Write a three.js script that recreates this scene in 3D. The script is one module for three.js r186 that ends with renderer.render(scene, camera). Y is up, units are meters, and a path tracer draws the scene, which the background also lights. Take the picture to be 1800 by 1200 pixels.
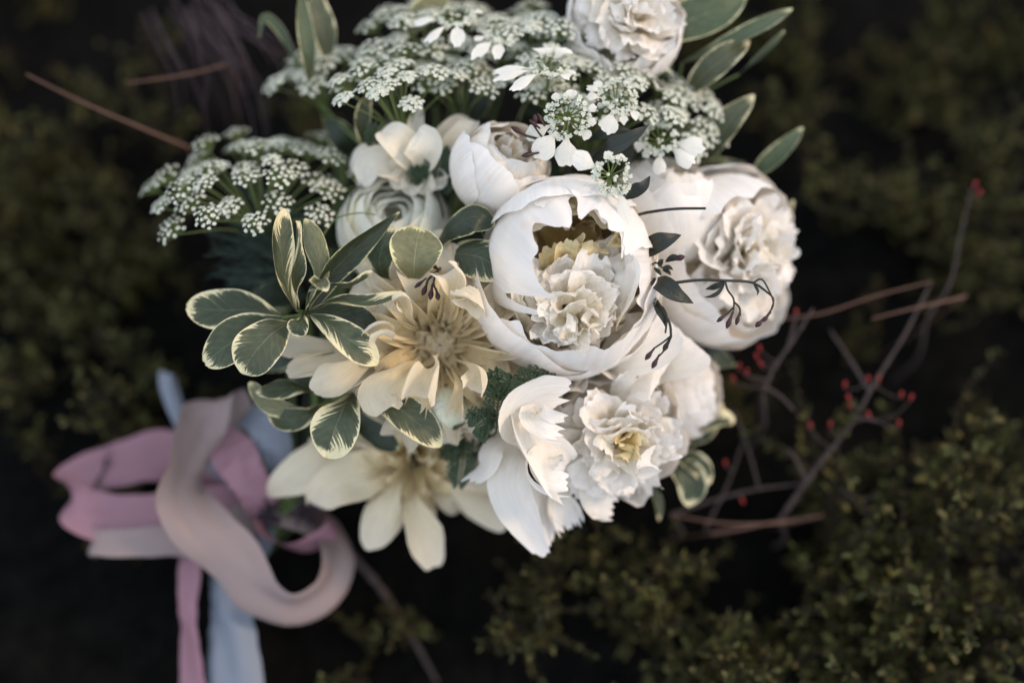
import * as THREE from 'three';
import { ImprovedNoise } from 'three/addons/math/ImprovedNoise.js';

// ---------------------------------------------------------------- camera, sky, sun, exposure
const V = (x = 0, y = 0, z = 0) => new THREE.Vector3(x, y, z);
const scene = new THREE.Scene();
const PX = 0.0003, DIST = 0.672;                 // metres per photo pixel in the plane in focus, and its distance
const camera = new THREE.PerspectiveCamera(30, 1.5, 0.02, 60);
const PITCH = 68 * Math.PI / 180, FOCUS = V(0, 0.2, 0);
camera.position.copy(FOCUS).add(V(0, Math.sin(PITCH), Math.cos(PITCH)).multiplyScalar(DIST));
camera.lookAt(FOCUS);
camera.updateMatrixWorld(true);
camera.focus = DIST + 0.004;
camera.userData.fStop = 1.35;
const QC = camera.quaternion.clone();
const toWorld = (p) => p.clone().applyQuaternion(QC).add(FOCUS);
const dirWorld = (p) => p.clone().applyQuaternion(QC).normalize();

const SUN_DIR = dirWorld(V(0.78, 0.34, 0.52));
{ // evening sky: cool overhead, paler and warmer towards the low sun
  const w = 128, h = 64, data = new Float32Array(w * h * 4), d = V();
  const az = Math.atan2(SUN_DIR.z, SUN_DIR.x);
  for (let j = 0; j < h; j++) for (let i = 0; i < w; i++) {
    const lat = ((j + 0.5) / h - 0.5) * Math.PI, lon = ((i + 0.5) / w - 0.5) * 2 * Math.PI;
    d.set(Math.cos(lat) * Math.cos(lon), Math.sin(lat), Math.cos(lat) * Math.sin(lon));
    const up = Math.max(0, d.y), g = Math.max(0, Math.cos(Math.atan2(d.z, d.x) - az));
    const k = 0.86 + 0.14 * (1 - up), glow = (0.35 + 0.65 * g * g) * Math.pow(1 - up, 2.0);
    const o = (j * w + i) * 4;
    data[o] = k * 0.84 + glow * 0.46; data[o + 1] = k * 0.95 + glow * 0.32; data[o + 2] = k * 1.15 + glow * 0.16; data[o + 3] = 1;
    if (d.y < 0) { data[o] *= 0.1; data[o + 1] *= 0.1; data[o + 2] *= 0.1; }
  }
  const sky = new THREE.DataTexture(data, w, h, THREE.RGBAFormat, THREE.FloatType);
  sky.mapping = THREE.EquirectangularReflectionMapping; sky.magFilter = THREE.LinearFilter; sky.needsUpdate = true;
  scene.background = sky; scene.environment = sky;
}
const sun = new THREE.DirectionalLight(0xffddb8, 1.5);
sun.position.copy(SUN_DIR).multiplyScalar(4); sun.castShadow = true; sun.shadow.radius = 24;
Object.assign(sun.shadow.camera, { left: -0.7, right: 0.7, top: 0.7, bottom: -0.7, near: 0.5, far: 8 });
sun.shadow.mapSize.set(2048, 2048);
scene.add(sun, sun.target);
const renderer = new THREE.WebGLRenderer({ antialias: true });
renderer.toneMapping = THREE.LinearToneMapping;
renderer.toneMappingExposure = 1.28;
renderer.shadowMap.enabled = true;

// ---------------------------------------------------------------- helpers
let seed = 7;
const srand = (s) => { seed = s >>> 0; };
const rnd = () => { seed = (seed + 0x6d2b79f5) >>> 0; let t = Math.imul(seed ^ (seed >>> 15), 1 | seed); t = (t + Math.imul(t ^ (t >>> 7), 61 | t)) ^ t; return ((t ^ (t >>> 14)) >>> 0) / 4294967296; };
const rr = (a, b) => a + (b - a) * rnd();
const pick = (a) => a[Math.floor(rnd() * a.length) % a.length];
const lerp = (a, b, t) => a + (b - a) * t;
const clamp = (x, a = 0, b = 1) => Math.min(b, Math.max(a, x));
const smooth = (a, b, x) => { const t = clamp((x - a) / (b - a)); return t * t * (3 - 2 * t); };
const DEG = Math.PI / 180;
const perlin = new ImprovedNoise();
const noise = (x, y = 0, z = 0) => perlin.noise(x + 17.31, y + 5.77, z + 9.13);
const fbm = (x, y, z = 0) => noise(x, y, z) + 0.5 * noise(x * 2.1, y * 2.1, z + 3) + 0.25 * noise(x * 4.3, y * 4.3, z + 7);
// photo pixel + height in mm towards the viewer from the plane in focus -> point in the bouquet's own frame (x right, y up, z towards the viewer)
const pt = (px, py, mm = 0) => { const h = mm / 1000, k = PX * (DIST - h) / DIST; return V((px - 900) * k, (600 - py) * k, h); };
const names = {};
const numbered = (n) => { const k = names[n] = (names[n] ?? -1) + 1; return k ? n + '_' + String(k).padStart(3, '0') : n; };
function thing(name, label, category, base, group, kind) {
  const g = new THREE.Group(); g.name = numbered(name); g.position.copy(toWorld(base)); g.quaternion.copy(QC);
  g.userData = { label, category }; if (group) g.userData.group = group; if (kind) g.userData.kind = kind;
  g.base = base.clone(); scene.add(g); return g;
}
function part(g, name, geo, mat, parent = g, label) {
  geo.translate(-g.base.x, -g.base.y, -g.base.z);
  const m = new THREE.Mesh(geo, mat); m.name = name; m.castShadow = m.receiveShadow = true; parent.add(m);
  if (label) m.userData.label = label;
  return m;
}
function grid(nu, nv, fn) {                       // fn(u -1..1, v 0..1, P, C) fills a point, a colour and returns [uvx, uvy]
  const n = (nu + 1) * (nv + 1), pos = new Float32Array(n * 3), uv = new Float32Array(n * 2), col = new Float32Array(n * 3), idx = [], P = V(), C = new THREE.Color(1, 1, 1);
  for (let j = 0, k = 0; j <= nv; j++) for (let i = 0; i <= nu; i++, k++) {
    C.setRGB(1, 1, 1);
    const q = fn(i / nu * 2 - 1, j / nv, P, C);
    pos.set([P.x, P.y, P.z], k * 3); col.set([C.r, C.g, C.b], k * 3); uv.set(q || [i / nu, j / nv], k * 2);
    if (i < nu && j < nv) { const a = k, b = k + 1, c = k + nu + 1, d = c + 1; idx.push(a, b, d, a, d, c); }
  }
  const g = new THREE.BufferGeometry();
  g.setAttribute('position', new THREE.BufferAttribute(pos, 3)); g.setAttribute('uv', new THREE.BufferAttribute(uv, 2)); g.setAttribute('color', new THREE.BufferAttribute(col, 3));
  g.setIndex(idx); g.computeVertexNormals(); return g;
}
const CREAM = (a, b) => (t, u, C) => C.setRGB(lerp(a[0], b[0], t), lerp(a[1], b[1], t), lerp(a[2], b[2], t));
// a sheet along a curve: leaves, petals, ribbons
function strip(o) {
  const { pts, w, nu = 8, nv = 14, face = V(0, 0, 1), sides, roll = 0, twist = 0, cup = 0, notch = 0, nf = 5, round = 0, ruffle = 0, rf = 3, crumple = 0, cf = 60, prof, color, sd = rnd() * 50, slant = 0, curl = 0, cw = 2 } = o;
  const curve = new THREE.CatmullRomCurve3(pts, false, 'centripetal'), M = 48, tab = [];
  for (let i = 0; i <= M; i++) {
    const t = i / M, c = curve.getPoint(t), T = curve.getTangent(t);
    let S;
    if (sides) { const f = t * (sides.length - 1), a = Math.min(sides.length - 2, Math.floor(f)), s = sides[a].clone().lerp(sides[a + 1], f - a); S = s.addScaledVector(T, -s.dot(T)).normalize(); }
    else S = T.clone().cross(face).normalize();
    S.applyAxisAngle(T, roll + twist * t);
    tab.push([c, T, S, S.clone().cross(T).normalize()]);
  }
  const c = V(), S = V(), N = V();
  return grid(nu, nv, (u, v, P, C) => {
    const au = Math.abs(u);
    let L = 1 - round * Math.pow(au, 2.6) - slant * u;
    if (notch) { L -= notch * (0.3 + noise(u * nf, sd) * 1.3 + 0.45 * noise(u * nf * 2.1, sd + 4)); }
    const t = clamp(v * L, 0, 1), f = t * M, a = Math.min(M - 1, Math.floor(f)), k = f - a;
    c.lerpVectors(tab[a][0], tab[a + 1][0], k); S.lerpVectors(tab[a][2], tab[a + 1][2], k); N.lerpVectors(tab[a][3], tab[a + 1][3], k);
    const W = w * prof(t), cp = typeof cup === 'function' ? cup(t) : cup, q = cp * u;
    const x = Math.abs(cp) < 0.02 ? W * u : W * Math.sin(q) / cp, z = Math.abs(cp) < 0.02 ? 0 : W * (1 - Math.cos(q)) / cp;
    const rz = ruffle * w * Math.sin(rf * Math.PI * 2 * t + (u > 0 ? sd : sd * 1.7 + 2)) * au * au * smooth(0, 0.3, t) + (crumple ? crumple * w * fbm(u * w * cf + sd, t * 3.1 + sd) * smooth(0.05, 0.4, t) : 0);
    const cu = curl ? curl * Math.pow(au, 3) * smooth(0.1, 0.6, t) * (0.75 + 0.6 * Math.sin(cw * t * 3 + (u > 0 ? sd : sd * 2.3))) : 0;
    P.copy(c).addScaledVector(S, x * (1 - 0.35 * Math.abs(cu))).addScaledVector(N, z + rz + cu * W);
    if (color) color(t, u, C);
    return [u * 0.5 + 0.5, t];
  });
}
const PROF = {
  obovate: (t) => Math.pow(Math.sin(Math.PI * Math.pow(clamp(t * 0.985 + 0.01), 1.35)), 0.62) * lerp(0.8, 1, t) + 0.012,
  oval: (t) => Math.pow(Math.sin(Math.PI * clamp(t * 0.98 + 0.012)), 0.72),
  lance: (t) => Math.pow(Math.sin(Math.PI * Math.pow(clamp(t * 0.985 + 0.01), 0.8)), 1.0) + 0.01,
  petal: (t) => lerp(0.24, 1, smooth(0, 0.62, t)) * (1 - 0.18 * Math.pow(t, 5)),
  spoon: (t) => lerp(0.16, 1, smooth(0.1, 0.8, t)),
  pointed: (t) => lerp(0.3, 1, smooth(0, 0.5, t)) * Math.pow(1 - Math.pow(clamp(t), 3.2), 0.6) + 0.01,
  ribbon: () => 1,
};
function tube(pts, r0, r1 = r0, seg = 12, rad = 6, knot = 0) {
  const curve = new THREE.CatmullRomCurve3(pts, false, 'centripetal'), g = new THREE.TubeGeometry(curve, seg, 1, rad, false), p = g.attributes.position, q = V();
  for (let i = 0; i <= seg; i++) { const c = curve.getPointAt(i / seg), r = lerp(r0, r1, i / seg) * (1 + knot * noise(i * 0.77 + pts[0].x * 900, pts[0].y * 700)); for (let j = 0; j <= rad; j++) { const k = i * (rad + 1) + j; q.fromBufferAttribute(p, k).sub(c).multiplyScalar(r).add(c); p.setXYZ(k, q.x, q.y, q.z); } }
  g.computeVertexNormals(); return g;
}
class MB {                                        // collects small faces and thin bars into one mesh
  constructor() { this.p = []; this.i = []; this.c = []; this.col = [1, 1, 1]; }
  v(a) { this.p.push(a.x, a.y, a.z); this.c.push(...this.col); return this.p.length / 3 - 1; }
  bar(a, b, r, r2 = r) { const T = b.clone().sub(a).normalize(), S = T.clone().cross(Math.abs(T.y) < 0.9 ? V(0, 1, 0) : V(1, 0, 0)).normalize(), N = T.clone().cross(S), A = [], B = [];
    for (let k = 0; k < 4; k++) { const q = k * Math.PI / 2, d = S.clone().multiplyScalar(Math.cos(q)).addScaledVector(N, Math.sin(q)); A.push(this.v(a.clone().addScaledVector(d, r))); B.push(this.v(b.clone().addScaledVector(d, r2))); }
    for (let k = 0; k < 4; k++) { const l = (k + 1) % 4; this.i.push(A[k], A[l], B[l], A[k], B[l], B[k]); } }
  blade(base, T, N, len, wid, bend = 0) {         // a small leaf or petal folded along its length
    const S = T.clone().cross(N).normalize(), at = (l, s, n) => this.v(base.clone().addScaledVector(T, len * l).addScaledVector(S, wid * s).addScaledVector(N, len * n));
    const a = at(0, 0, 0), b = at(0.45, -0.8, bend * 0.5 + 0.08), c = at(0.5, 0, bend * 0.35), d = at(0.45, 0.8, bend * 0.5 + 0.08), e = at(0.86, -0.55, bend), f = at(0.86, 0.55, bend), h = at(1, 0, bend);
    this.i.push(a, c, b, a, d, c, b, c, e, c, d, f, c, h, e, c, f, h); }
  ball(c, r, ax) { const q = ax || V(0, 0, 1), S = q.clone().cross(Math.abs(q.y) < 0.9 ? V(0, 1, 0) : V(1, 0, 0)).normalize(), N = q.clone().cross(S), ring = [], t = this.v(c.clone().addScaledVector(q, r)), b = this.v(c.clone().addScaledVector(q, -r));
    for (let k = 0; k < 5; k++) { const a = k * 1.2566; ring.push(this.v(c.clone().addScaledVector(S, r * Math.cos(a)).addScaledVector(N, r * Math.sin(a)))); }
    for (let k = 0; k < 5; k++) { const l = (k + 1) % 5; this.i.push(t, ring[k], ring[l], b, ring[l], ring[k]); } }
  geo() { const g = new THREE.BufferGeometry(); g.setAttribute('position', new THREE.Float32BufferAttribute(this.p, 3)); g.setAttribute('color', new THREE.Float32BufferAttribute(this.c, 3)); g.setIndex(this.i); g.computeVertexNormals(); return g; }
}
function basis(axis) { const z = axis.clone().normalize(), y = V(0, 1, 0).addScaledVector(z, -z.y).normalize(), x = y.clone().cross(z); return [x, y, z]; }

// ---------------------------------------------------------------- textures and materials
function tex(w, h, fn, srgb) {
  const d = new Uint8Array(w * h * 4);
  for (let j = 0; j < h; j++) for (let i = 0; i < w; i++) { const c = fn((i + 0.5) / w, (j + 0.5) / h), o = (j * w + i) * 4; d[o] = clamp(c[0], 0, 255); d[o + 1] = clamp(c[1], 0, 255); d[o + 2] = clamp(c[2], 0, 255); d[o + 3] = 255; }
  const t = new THREE.DataTexture(d, w, h); t.magFilter = THREE.LinearFilter; t.minFilter = THREE.LinearMipmapLinearFilter; t.generateMipmaps = true; if (srgb) t.colorSpace = THREE.SRGBColorSpace; t.needsUpdate = true; return t;
}
const petalBump = tex(256, 256, (x, y) => { const s = (x - 0.5) * (1.5 - 0.6 * y); const k = 128 + 46 * noise(s * 46, y * 2.2) + 30 * noise(s * 110, y * 4, 3) + 34 * fbm(x * 5, y * 5, 8); return [k, k, k]; });
const petalTint = tex(256, 256, (x, y) => { const s = (x - 0.5) * (1.5 - 0.6 * y); const k = 250 + 9 * noise(s * 40, y * 2, 5) + 5 * fbm(x * 7, y * 7, 2); const m = Math.max(0, noise(x * 9, y * 9, 31) - 0.42) * 26; return [k, k - m, k - 1 - 2 * m]; }, true);
function leafTex(margin, sd, green, cream, opts = {}) {
  const { veins = 1 } = opts;
  return tex(256, 384, (x, y) => {
    const u = x * 2 - 1, au = Math.abs(u), sgn = u < 0 ? 3 : 9;
    const lat = y - 0.28 * au;                                                  // the side veins run outwards and forwards
    const patch = 0.25 + 2.1 * smooth(-0.25, 0.6, noise(lat * 3.4 + sd, sgn + sd) + 0.5 * noise(lat * 8 + sd, sgn));
    const fing = Math.pow(Math.abs(noise(lat * 26 + sd, sgn)) * 1.5, 1.2) + 0.6 * Math.abs(noise(lat * 60, sgn + sd)) + 0.25 * noise(lat * 120 + sd, sgn);
    const tip = smooth(0.82, 1.0, y) * margin * 1.6;
    const m = margin * patch * (0.25 + 1.25 * fing) + tip * (0.3 + fing) + 0.024 + margin * 2.2 * smooth(0.22, 0.5, noise(lat * 2.1 + sd * 3, sgn * 1.7)) * (0.5 + fing);
    const d = Math.min(1 - au, (1 - y) * 2.4 + 0.012);
    const k = smooth(-0.012, 0.022, m - d);
    const mid = Math.exp(-Math.pow(u / 0.022, 2)) * (1 - 0.7 * y) * veins, vein = Math.pow(Math.abs(Math.sin(lat * 26 + sd + noise(lat * 9, u * 2) * 1.2)), 14) * 0.16 * veins;
    const half = smooth(0.0, 0.05, m * 1.9 + 0.06 * noise(lat * 40, sgn + 5) - d) * 0.35;
    const blot = 1 + 0.13 * fbm(x * 6 + sd, y * 8) + 0.05 * noise(x * 60, y * 80);
    const g = green.map((c, i) => lerp(lerp(c * blot, (c + cream[i]) / 2, half), cream[i] * 0.8, clamp(mid * 0.55 + vein * 0.5)));
    const cr = cream.map((c) => c * (1 + 0.05 * noise(x * 30, y * 40, sd)));
    const brown = smooth(0.5, 0.62, noise(x * 4 + sd * 3, y * 5, 40)) * k * 0.6;
    return g.map((c, i) => lerp(lerp(c, cr[i], k), [120, 82, 50][i], brown));
  }, true);
}
const leafBump = tex(256, 384, (x, y) => { const u = x * 2 - 1, au = Math.abs(u), lat = y - 0.28 * au; const k = 150 - 70 * Math.exp(-Math.pow(u / 0.03, 2)) - 28 * Math.pow(Math.abs(Math.sin(lat * 26 + noise(lat * 9, u * 2) * 1.2)), 10) + 26 * fbm(x * 9, y * 12, 4) + 10 * noise(x * 70, y * 90); return [k, k, k]; });
const DS = { side: THREE.DoubleSide };
const petalMat = (hex, tr = 0.34, bump = 0.0005) => new THREE.MeshPhysicalMaterial({ color: hex, vertexColors: true, roughness: 1, transmission: tr, thickness: 0, bumpMap: petalBump, bumpScale: bump, map: petalTint, ...DS });
const MAT = {
  peony: petalMat(0xfaf7f4, 0.32), ranunculus: petalMat(0xf2f3e6, 0.26), dahlia: petalMat(0xeee6d4, 0.34), lily: petalMat(0xf7f4ec, 0.28),
  floret: new THREE.MeshPhysicalMaterial({ color: 0xe2e4d6, vertexColors: true, roughness: 1, transmission: 0.25, thickness: 0, ...DS }),
  pedicel: new THREE.MeshStandardMaterial({ color: 0x647238, roughness: 0.75, vertexColors: true }),
  stem: new THREE.MeshStandardMaterial({ color: 0x5c6c39, roughness: 0.6 }),
  darkstem: new THREE.MeshStandardMaterial({ color: 0x27331f, roughness: 0.55 }),
  jasmine: new THREE.MeshPhysicalMaterial({ color: 0x171f12, roughness: 0.42, bumpMap: leafBump, bumpScale: 0.0006, ...DS }),
  vine: new THREE.MeshStandardMaterial({ color: 0x1f1f15, roughness: 0.6 }),
  bud: new THREE.MeshStandardMaterial({ color: 0x300d14, roughness: 0.55 }),
  fern: new THREE.MeshStandardMaterial({ color: 0x33452a, roughness: 0.6, vertexColors: true, ...DS }),
  fennel: new THREE.MeshStandardMaterial({ color: 0x24392f, roughness: 0.65, vertexColors: true, ...DS }),
  sepal: new THREE.MeshStandardMaterial({ color: 0x3c4a2c, roughness: 0.6, ...DS }),
};
const leafMat = (m, sd, g, c, o = {}) => new THREE.MeshPhysicalMaterial({ map: leafTex(m, sd, g, c, o), bumpMap: leafBump, bumpScale: 0.0006, roughness: o.rough ?? 0.46, specularIntensity: 0.7, ...DS });
const CRM = [214, 204, 162];
const LEAF = [
  leafMat(0.10, 1.3, [58, 67, 44], CRM), leafMat(0.17, 4.1, [52, 61, 40], CRM), leafMat(0.13, 7.7, [68, 74, 52], CRM), leafMat(0.32, 11.9, [66, 74, 52], CRM),
  leafMat(0.05, 15.2, [106, 106, 76], [206, 200, 150], { veins: 1.6, rough: 0.6 }),        // pale underside
  leafMat(0.04, 21.2, [40, 50, 34], [190, 190, 140], { rough: 0.38 }),                      // dark upper side
  leafMat(0.06, 25.4, [68, 80, 56], [196, 194, 150], { rough: 0.55 }),                    // blue green
];

// ---------------------------------------------------------------- the ground
const soilTex = tex(512, 512, (x, y) => { const k = 13 + 7 * fbm(x * 24, y * 24) + 5 * noise(x * 120, y * 120); return [k * 0.92, k * 0.9, k * 0.8]; }, true); soilTex.wrapS = soilTex.wrapT = THREE.RepeatWrapping;
const groundHeight = (x, z) => 0.02 * fbm(x * 5, z * 5, 1) + 0.008 * fbm(x * 22, z * 22, 2) - 0.03;
{
  const g = new THREE.PlaneGeometry(4, 4, 200, 200); g.rotateX(-Math.PI / 2); const p = g.attributes.position, uv = g.attributes.uv;
  for (let i = 0; i < p.count; i++) { p.setY(i, groundHeight(p.getX(i), p.getZ(i))); uv.setXY(i, p.getX(i) / 0.4, p.getZ(i) / 0.4); }
  g.computeVertexNormals();
  const m = new THREE.Mesh(g, new THREE.MeshPhysicalMaterial({ map: soilTex, roughness: 1, specularIntensity: 0.1 })); m.name = 'ground'; m.receiveShadow = m.castShadow = true;
  m.userData = { kind: 'structure', label: 'dark peaty soil under the low heath shrubs', category: 'ground' }; scene.add(m);
}
// where a photo pixel meets the ground (or a level above it), in the bouquet's frame
function onGround(px, py, lift = 0) {
  const p = pt(px, py, 0).applyQuaternion(QC).add(FOCUS), d = p.clone().sub(camera.position).normalize();
  let y = lift - 0.02, q = V();
  for (let k = 0; k < 4; k++) { const t = (y - camera.position.y) / d.y; q.copy(camera.position).addScaledVector(d, t); y = groundHeight(q.x, q.z) + lift; }
  return q;                                        // world
}
const toFrame = (w) => w.clone().sub(FOCUS).applyQuaternion(QC.clone().invert());
// a heath sprig: a woody stem, side shoots, many small blunt leaves; built upright at the origin
function sprigGeo(sd, len, shoots, leafLen) {
  srand(sd * 977 + 5); const leaves = new MB(), wood = new MB();
  const shoot = (a, dir, L, n, r) => {
    let p = a.clone(), d = dir.clone(); const seg = 5;
    for (let s = 0; s < seg; s++) {
      const q = p.clone().addScaledVector(d, L / seg); wood.col = [1, 1, 1]; wood.bar(p, q, r * (1 - s / seg * 0.7), r * (1 - (s + 1) / seg * 0.7));
      for (let k = 0; k < n / seg; k++) {
        const ang = rnd() * 6.283, at = p.clone().lerp(q, rnd()), S = d.clone().cross(V(0.3, 0.2, 0.9)).normalize(), N = d.clone().cross(S), out = S.multiplyScalar(Math.cos(ang)).addScaledVector(N, Math.sin(ang)), T = out.clone().multiplyScalar(0.85).addScaledVector(d, rr(0.3, 0.9)).normalize();
        const c = 0.42 + 1.5 * Math.pow(rnd(), 2.2), wm = rr(0.85, 1.25); leaves.col = [c * wm, c, c * rr(0.6, 1)];
        leaves.blade(at, T, d.clone().addScaledVector(T, -d.dot(T)).normalize(), leafLen * rr(0.6, 1.2), leafLen * rr(0.2, 0.32), rr(-0.1, 0.15));
      }
      p = q; d.add(V(rr(-0.3, 0.3), rr(-0.15, 0.25), rr(-0.3, 0.3))).normalize();
    }
  };
  const up = V(rr(-0.2, 0.2), 1, rr(-0.2, 0.2)).normalize();
  shoot(V(), up, len, 26, 0.0009);
  for (let k = 0; k < shoots; k++) { const a = rnd() * 6.283, f = rr(0.15, 0.85); shoot(up.clone().multiplyScalar(len * f), V(Math.cos(a), rr(0.4, 1.1), Math.sin(a)).normalize(), len * rr(0.3, 0.55), 22, 0.0006); }
  return [leaves.geo(), wood.geo()];
}
const heathMat = new THREE.MeshPhysicalMaterial({ color: 0x454529, roughness: 0.75, specularIntensity: 0.4, vertexColors: true, ...DS });
const woodMat = new THREE.MeshPhysicalMaterial({ color: 0x2e2622, roughness: 0.9, specularIntensity: 0.2, vertexColors: true });
const SPRIGS = [sprigGeo(1, 0.05, 5, 0.0046), sprigGeo(2, 0.06, 7, 0.004), sprigGeo(3, 0.042, 6, 0.0052), sprigGeo(4, 0.055, 6, 0.0036)];
{ // the low mass of heath shrubs: nobody could count its shoots
  srand(99); const lists = SPRIGS.map(() => []), M = new THREE.Matrix4(), q = new THREE.Quaternion(), e = new THREE.Euler();
  for (let k = 0; k < 5200; k++) {
    const x = rr(-0.62, 0.62), z = rr(-0.6, 0.5), cl = fbm(x * 7 + 3, z * 7, 12) + 0.25 * Math.abs(x);
    if (cl < 0.38 + rr(-0.14, 0.14)) continue;
    e.set(rr(-0.6, 0.6), rr(0, 6.28), rr(-0.6, 0.6)); q.setFromEuler(e); const s = rr(0.5, 1.0) * (0.8 + 0.4 * clamp(cl));
    M.compose(V(x, groundHeight(x, z) - 0.006, z), q, V(s, s, s)); lists[k % 4].push([M.clone(), rr(0.7, 1.3), rr(0.85, 1.2)]);
  }
  lists.forEach((l, i) => {
    const a = new THREE.InstancedMesh(SPRIGS[i][0], heathMat, l.length), b = new THREE.InstancedMesh(SPRIGS[i][1], woodMat, l.length), c = new THREE.Color();
    l.forEach(([m, k, w], j) => { a.setMatrixAt(j, m); b.setMatrixAt(j, m); a.setColorAt(j, c.setRGB(k * w, k, k * 0.8)); });
    a.name = numbered('heath_foliage'); b.name = numbered('heath_stems');
    a.userData = { kind: 'stuff', label: 'dark olive mass of low heath foliage covering the ground', category: 'ground cover', group: 'heath ground cover' };
    b.userData = { kind: 'stuff', label: 'thin brown woody stems of the low heath ground cover', category: 'ground cover', group: 'heath ground cover' };
    for (const m of [a, b]) { m.castShadow = m.receiveShadow = true; scene.add(m); }
  });
}

// ---------------------------------------------------------------- bouquet: where the stems are bound
const BIND = pt(520, 880, -128), FOOT = pt(415, 985, -150);
function stemTo(g, from, dir, r = 0.0022, mat = MAT.stem, end = 1) {       // a stem from the flower's back to the binding and the foot of the bunch
  const o = V(rr(-1, 1), rr(-1, 1), rr(-1, 1)).multiplyScalar(0.008), L = from.distanceTo(BIND), pts = [from, from.clone().addScaledVector(dir, L * 0.33), BIND.clone().add(o)];
  if (end) pts.push(FOOT.clone().add(V(rr(-1, 1), rr(-1, 1), rr(-1, 1)).multiplyScalar(0.01)));
  return part(g, 'stem', tube(pts, r * 0.9, r, 18, 6), mat);
}

// ---------------------------------------------------------------- peonies
function cupPetal(o) {                            // a petal on a bowl round +z; th = how far the tip closes over (90 deg = rim at the widest)
  const { phi, th, R, W, flare = 0, zs = 1, round = 0.22, notch = 0.05, nf = 4, ruffle = 0.02, rf = 3, crumple = 0.03, edge = 0, base, ax, nu = 18, nv = 18, color, sd = rnd() * 60, skew = 0, tilt = 0 } = o;
  const [X, Y, Z] = ax;
  return grid(nu, nv, (u, v, P, C) => {
    const au = Math.abs(u);
    let L = 1 - round * Math.pow(au, 2.4) - skew * u;
    if (notch) L -= notch * (0.3 + 1.2 * noise(u * nf + sd, sd) + 0.45 * noise(u * nf * 2.2, sd + 2));
    const t = v * L, T = clamp(th * t, 0, 175) * DEG, wp = lerp(0.35, 1, smooth(0, 0.5, t));
    const s = Math.max(Math.sin(T), 0.5), az = phi * DEG + (u + tilt * t) * W * DEG * wp / (T > Math.PI / 2 ? s : 1);
    const n = fbm(u * 1.7 + sd, t * 2.3, sd) * crumple * smooth(0.1, 0.5, t) + 0.25 * crumple * noise(u * 7 + sd, t * 8, sd);
    const r = R * (1 + flare * t * t * t + n + ruffle * (Math.sin(rf * u * Math.PI + sd) + 0.5 * noise(u * 9, sd)) * Math.pow(t, 4) + edge * au * au * au * t);
    const x = r * Math.sin(T) * Math.cos(az), y = r * Math.sin(T) * Math.sin(az), z = -r * zs * Math.cos(T);
    P.copy(base).addScaledVector(X, x).addScaledVector(Y, y).addScaledVector(Z, z);
    if (color) color(t, u, C);
    return [u * 0.5 + 0.5, t];
  });
}
const whitePig = CREAM([0.99, 0.94, 0.8], [1, 0.985, 0.96]), creamPig = CREAM([0.96, 0.86, 0.58], [1, 0.98, 0.93]), yellowPig = CREAM([0.92, 0.66, 0.18], [0.98, 0.88, 0.56]);
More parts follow.
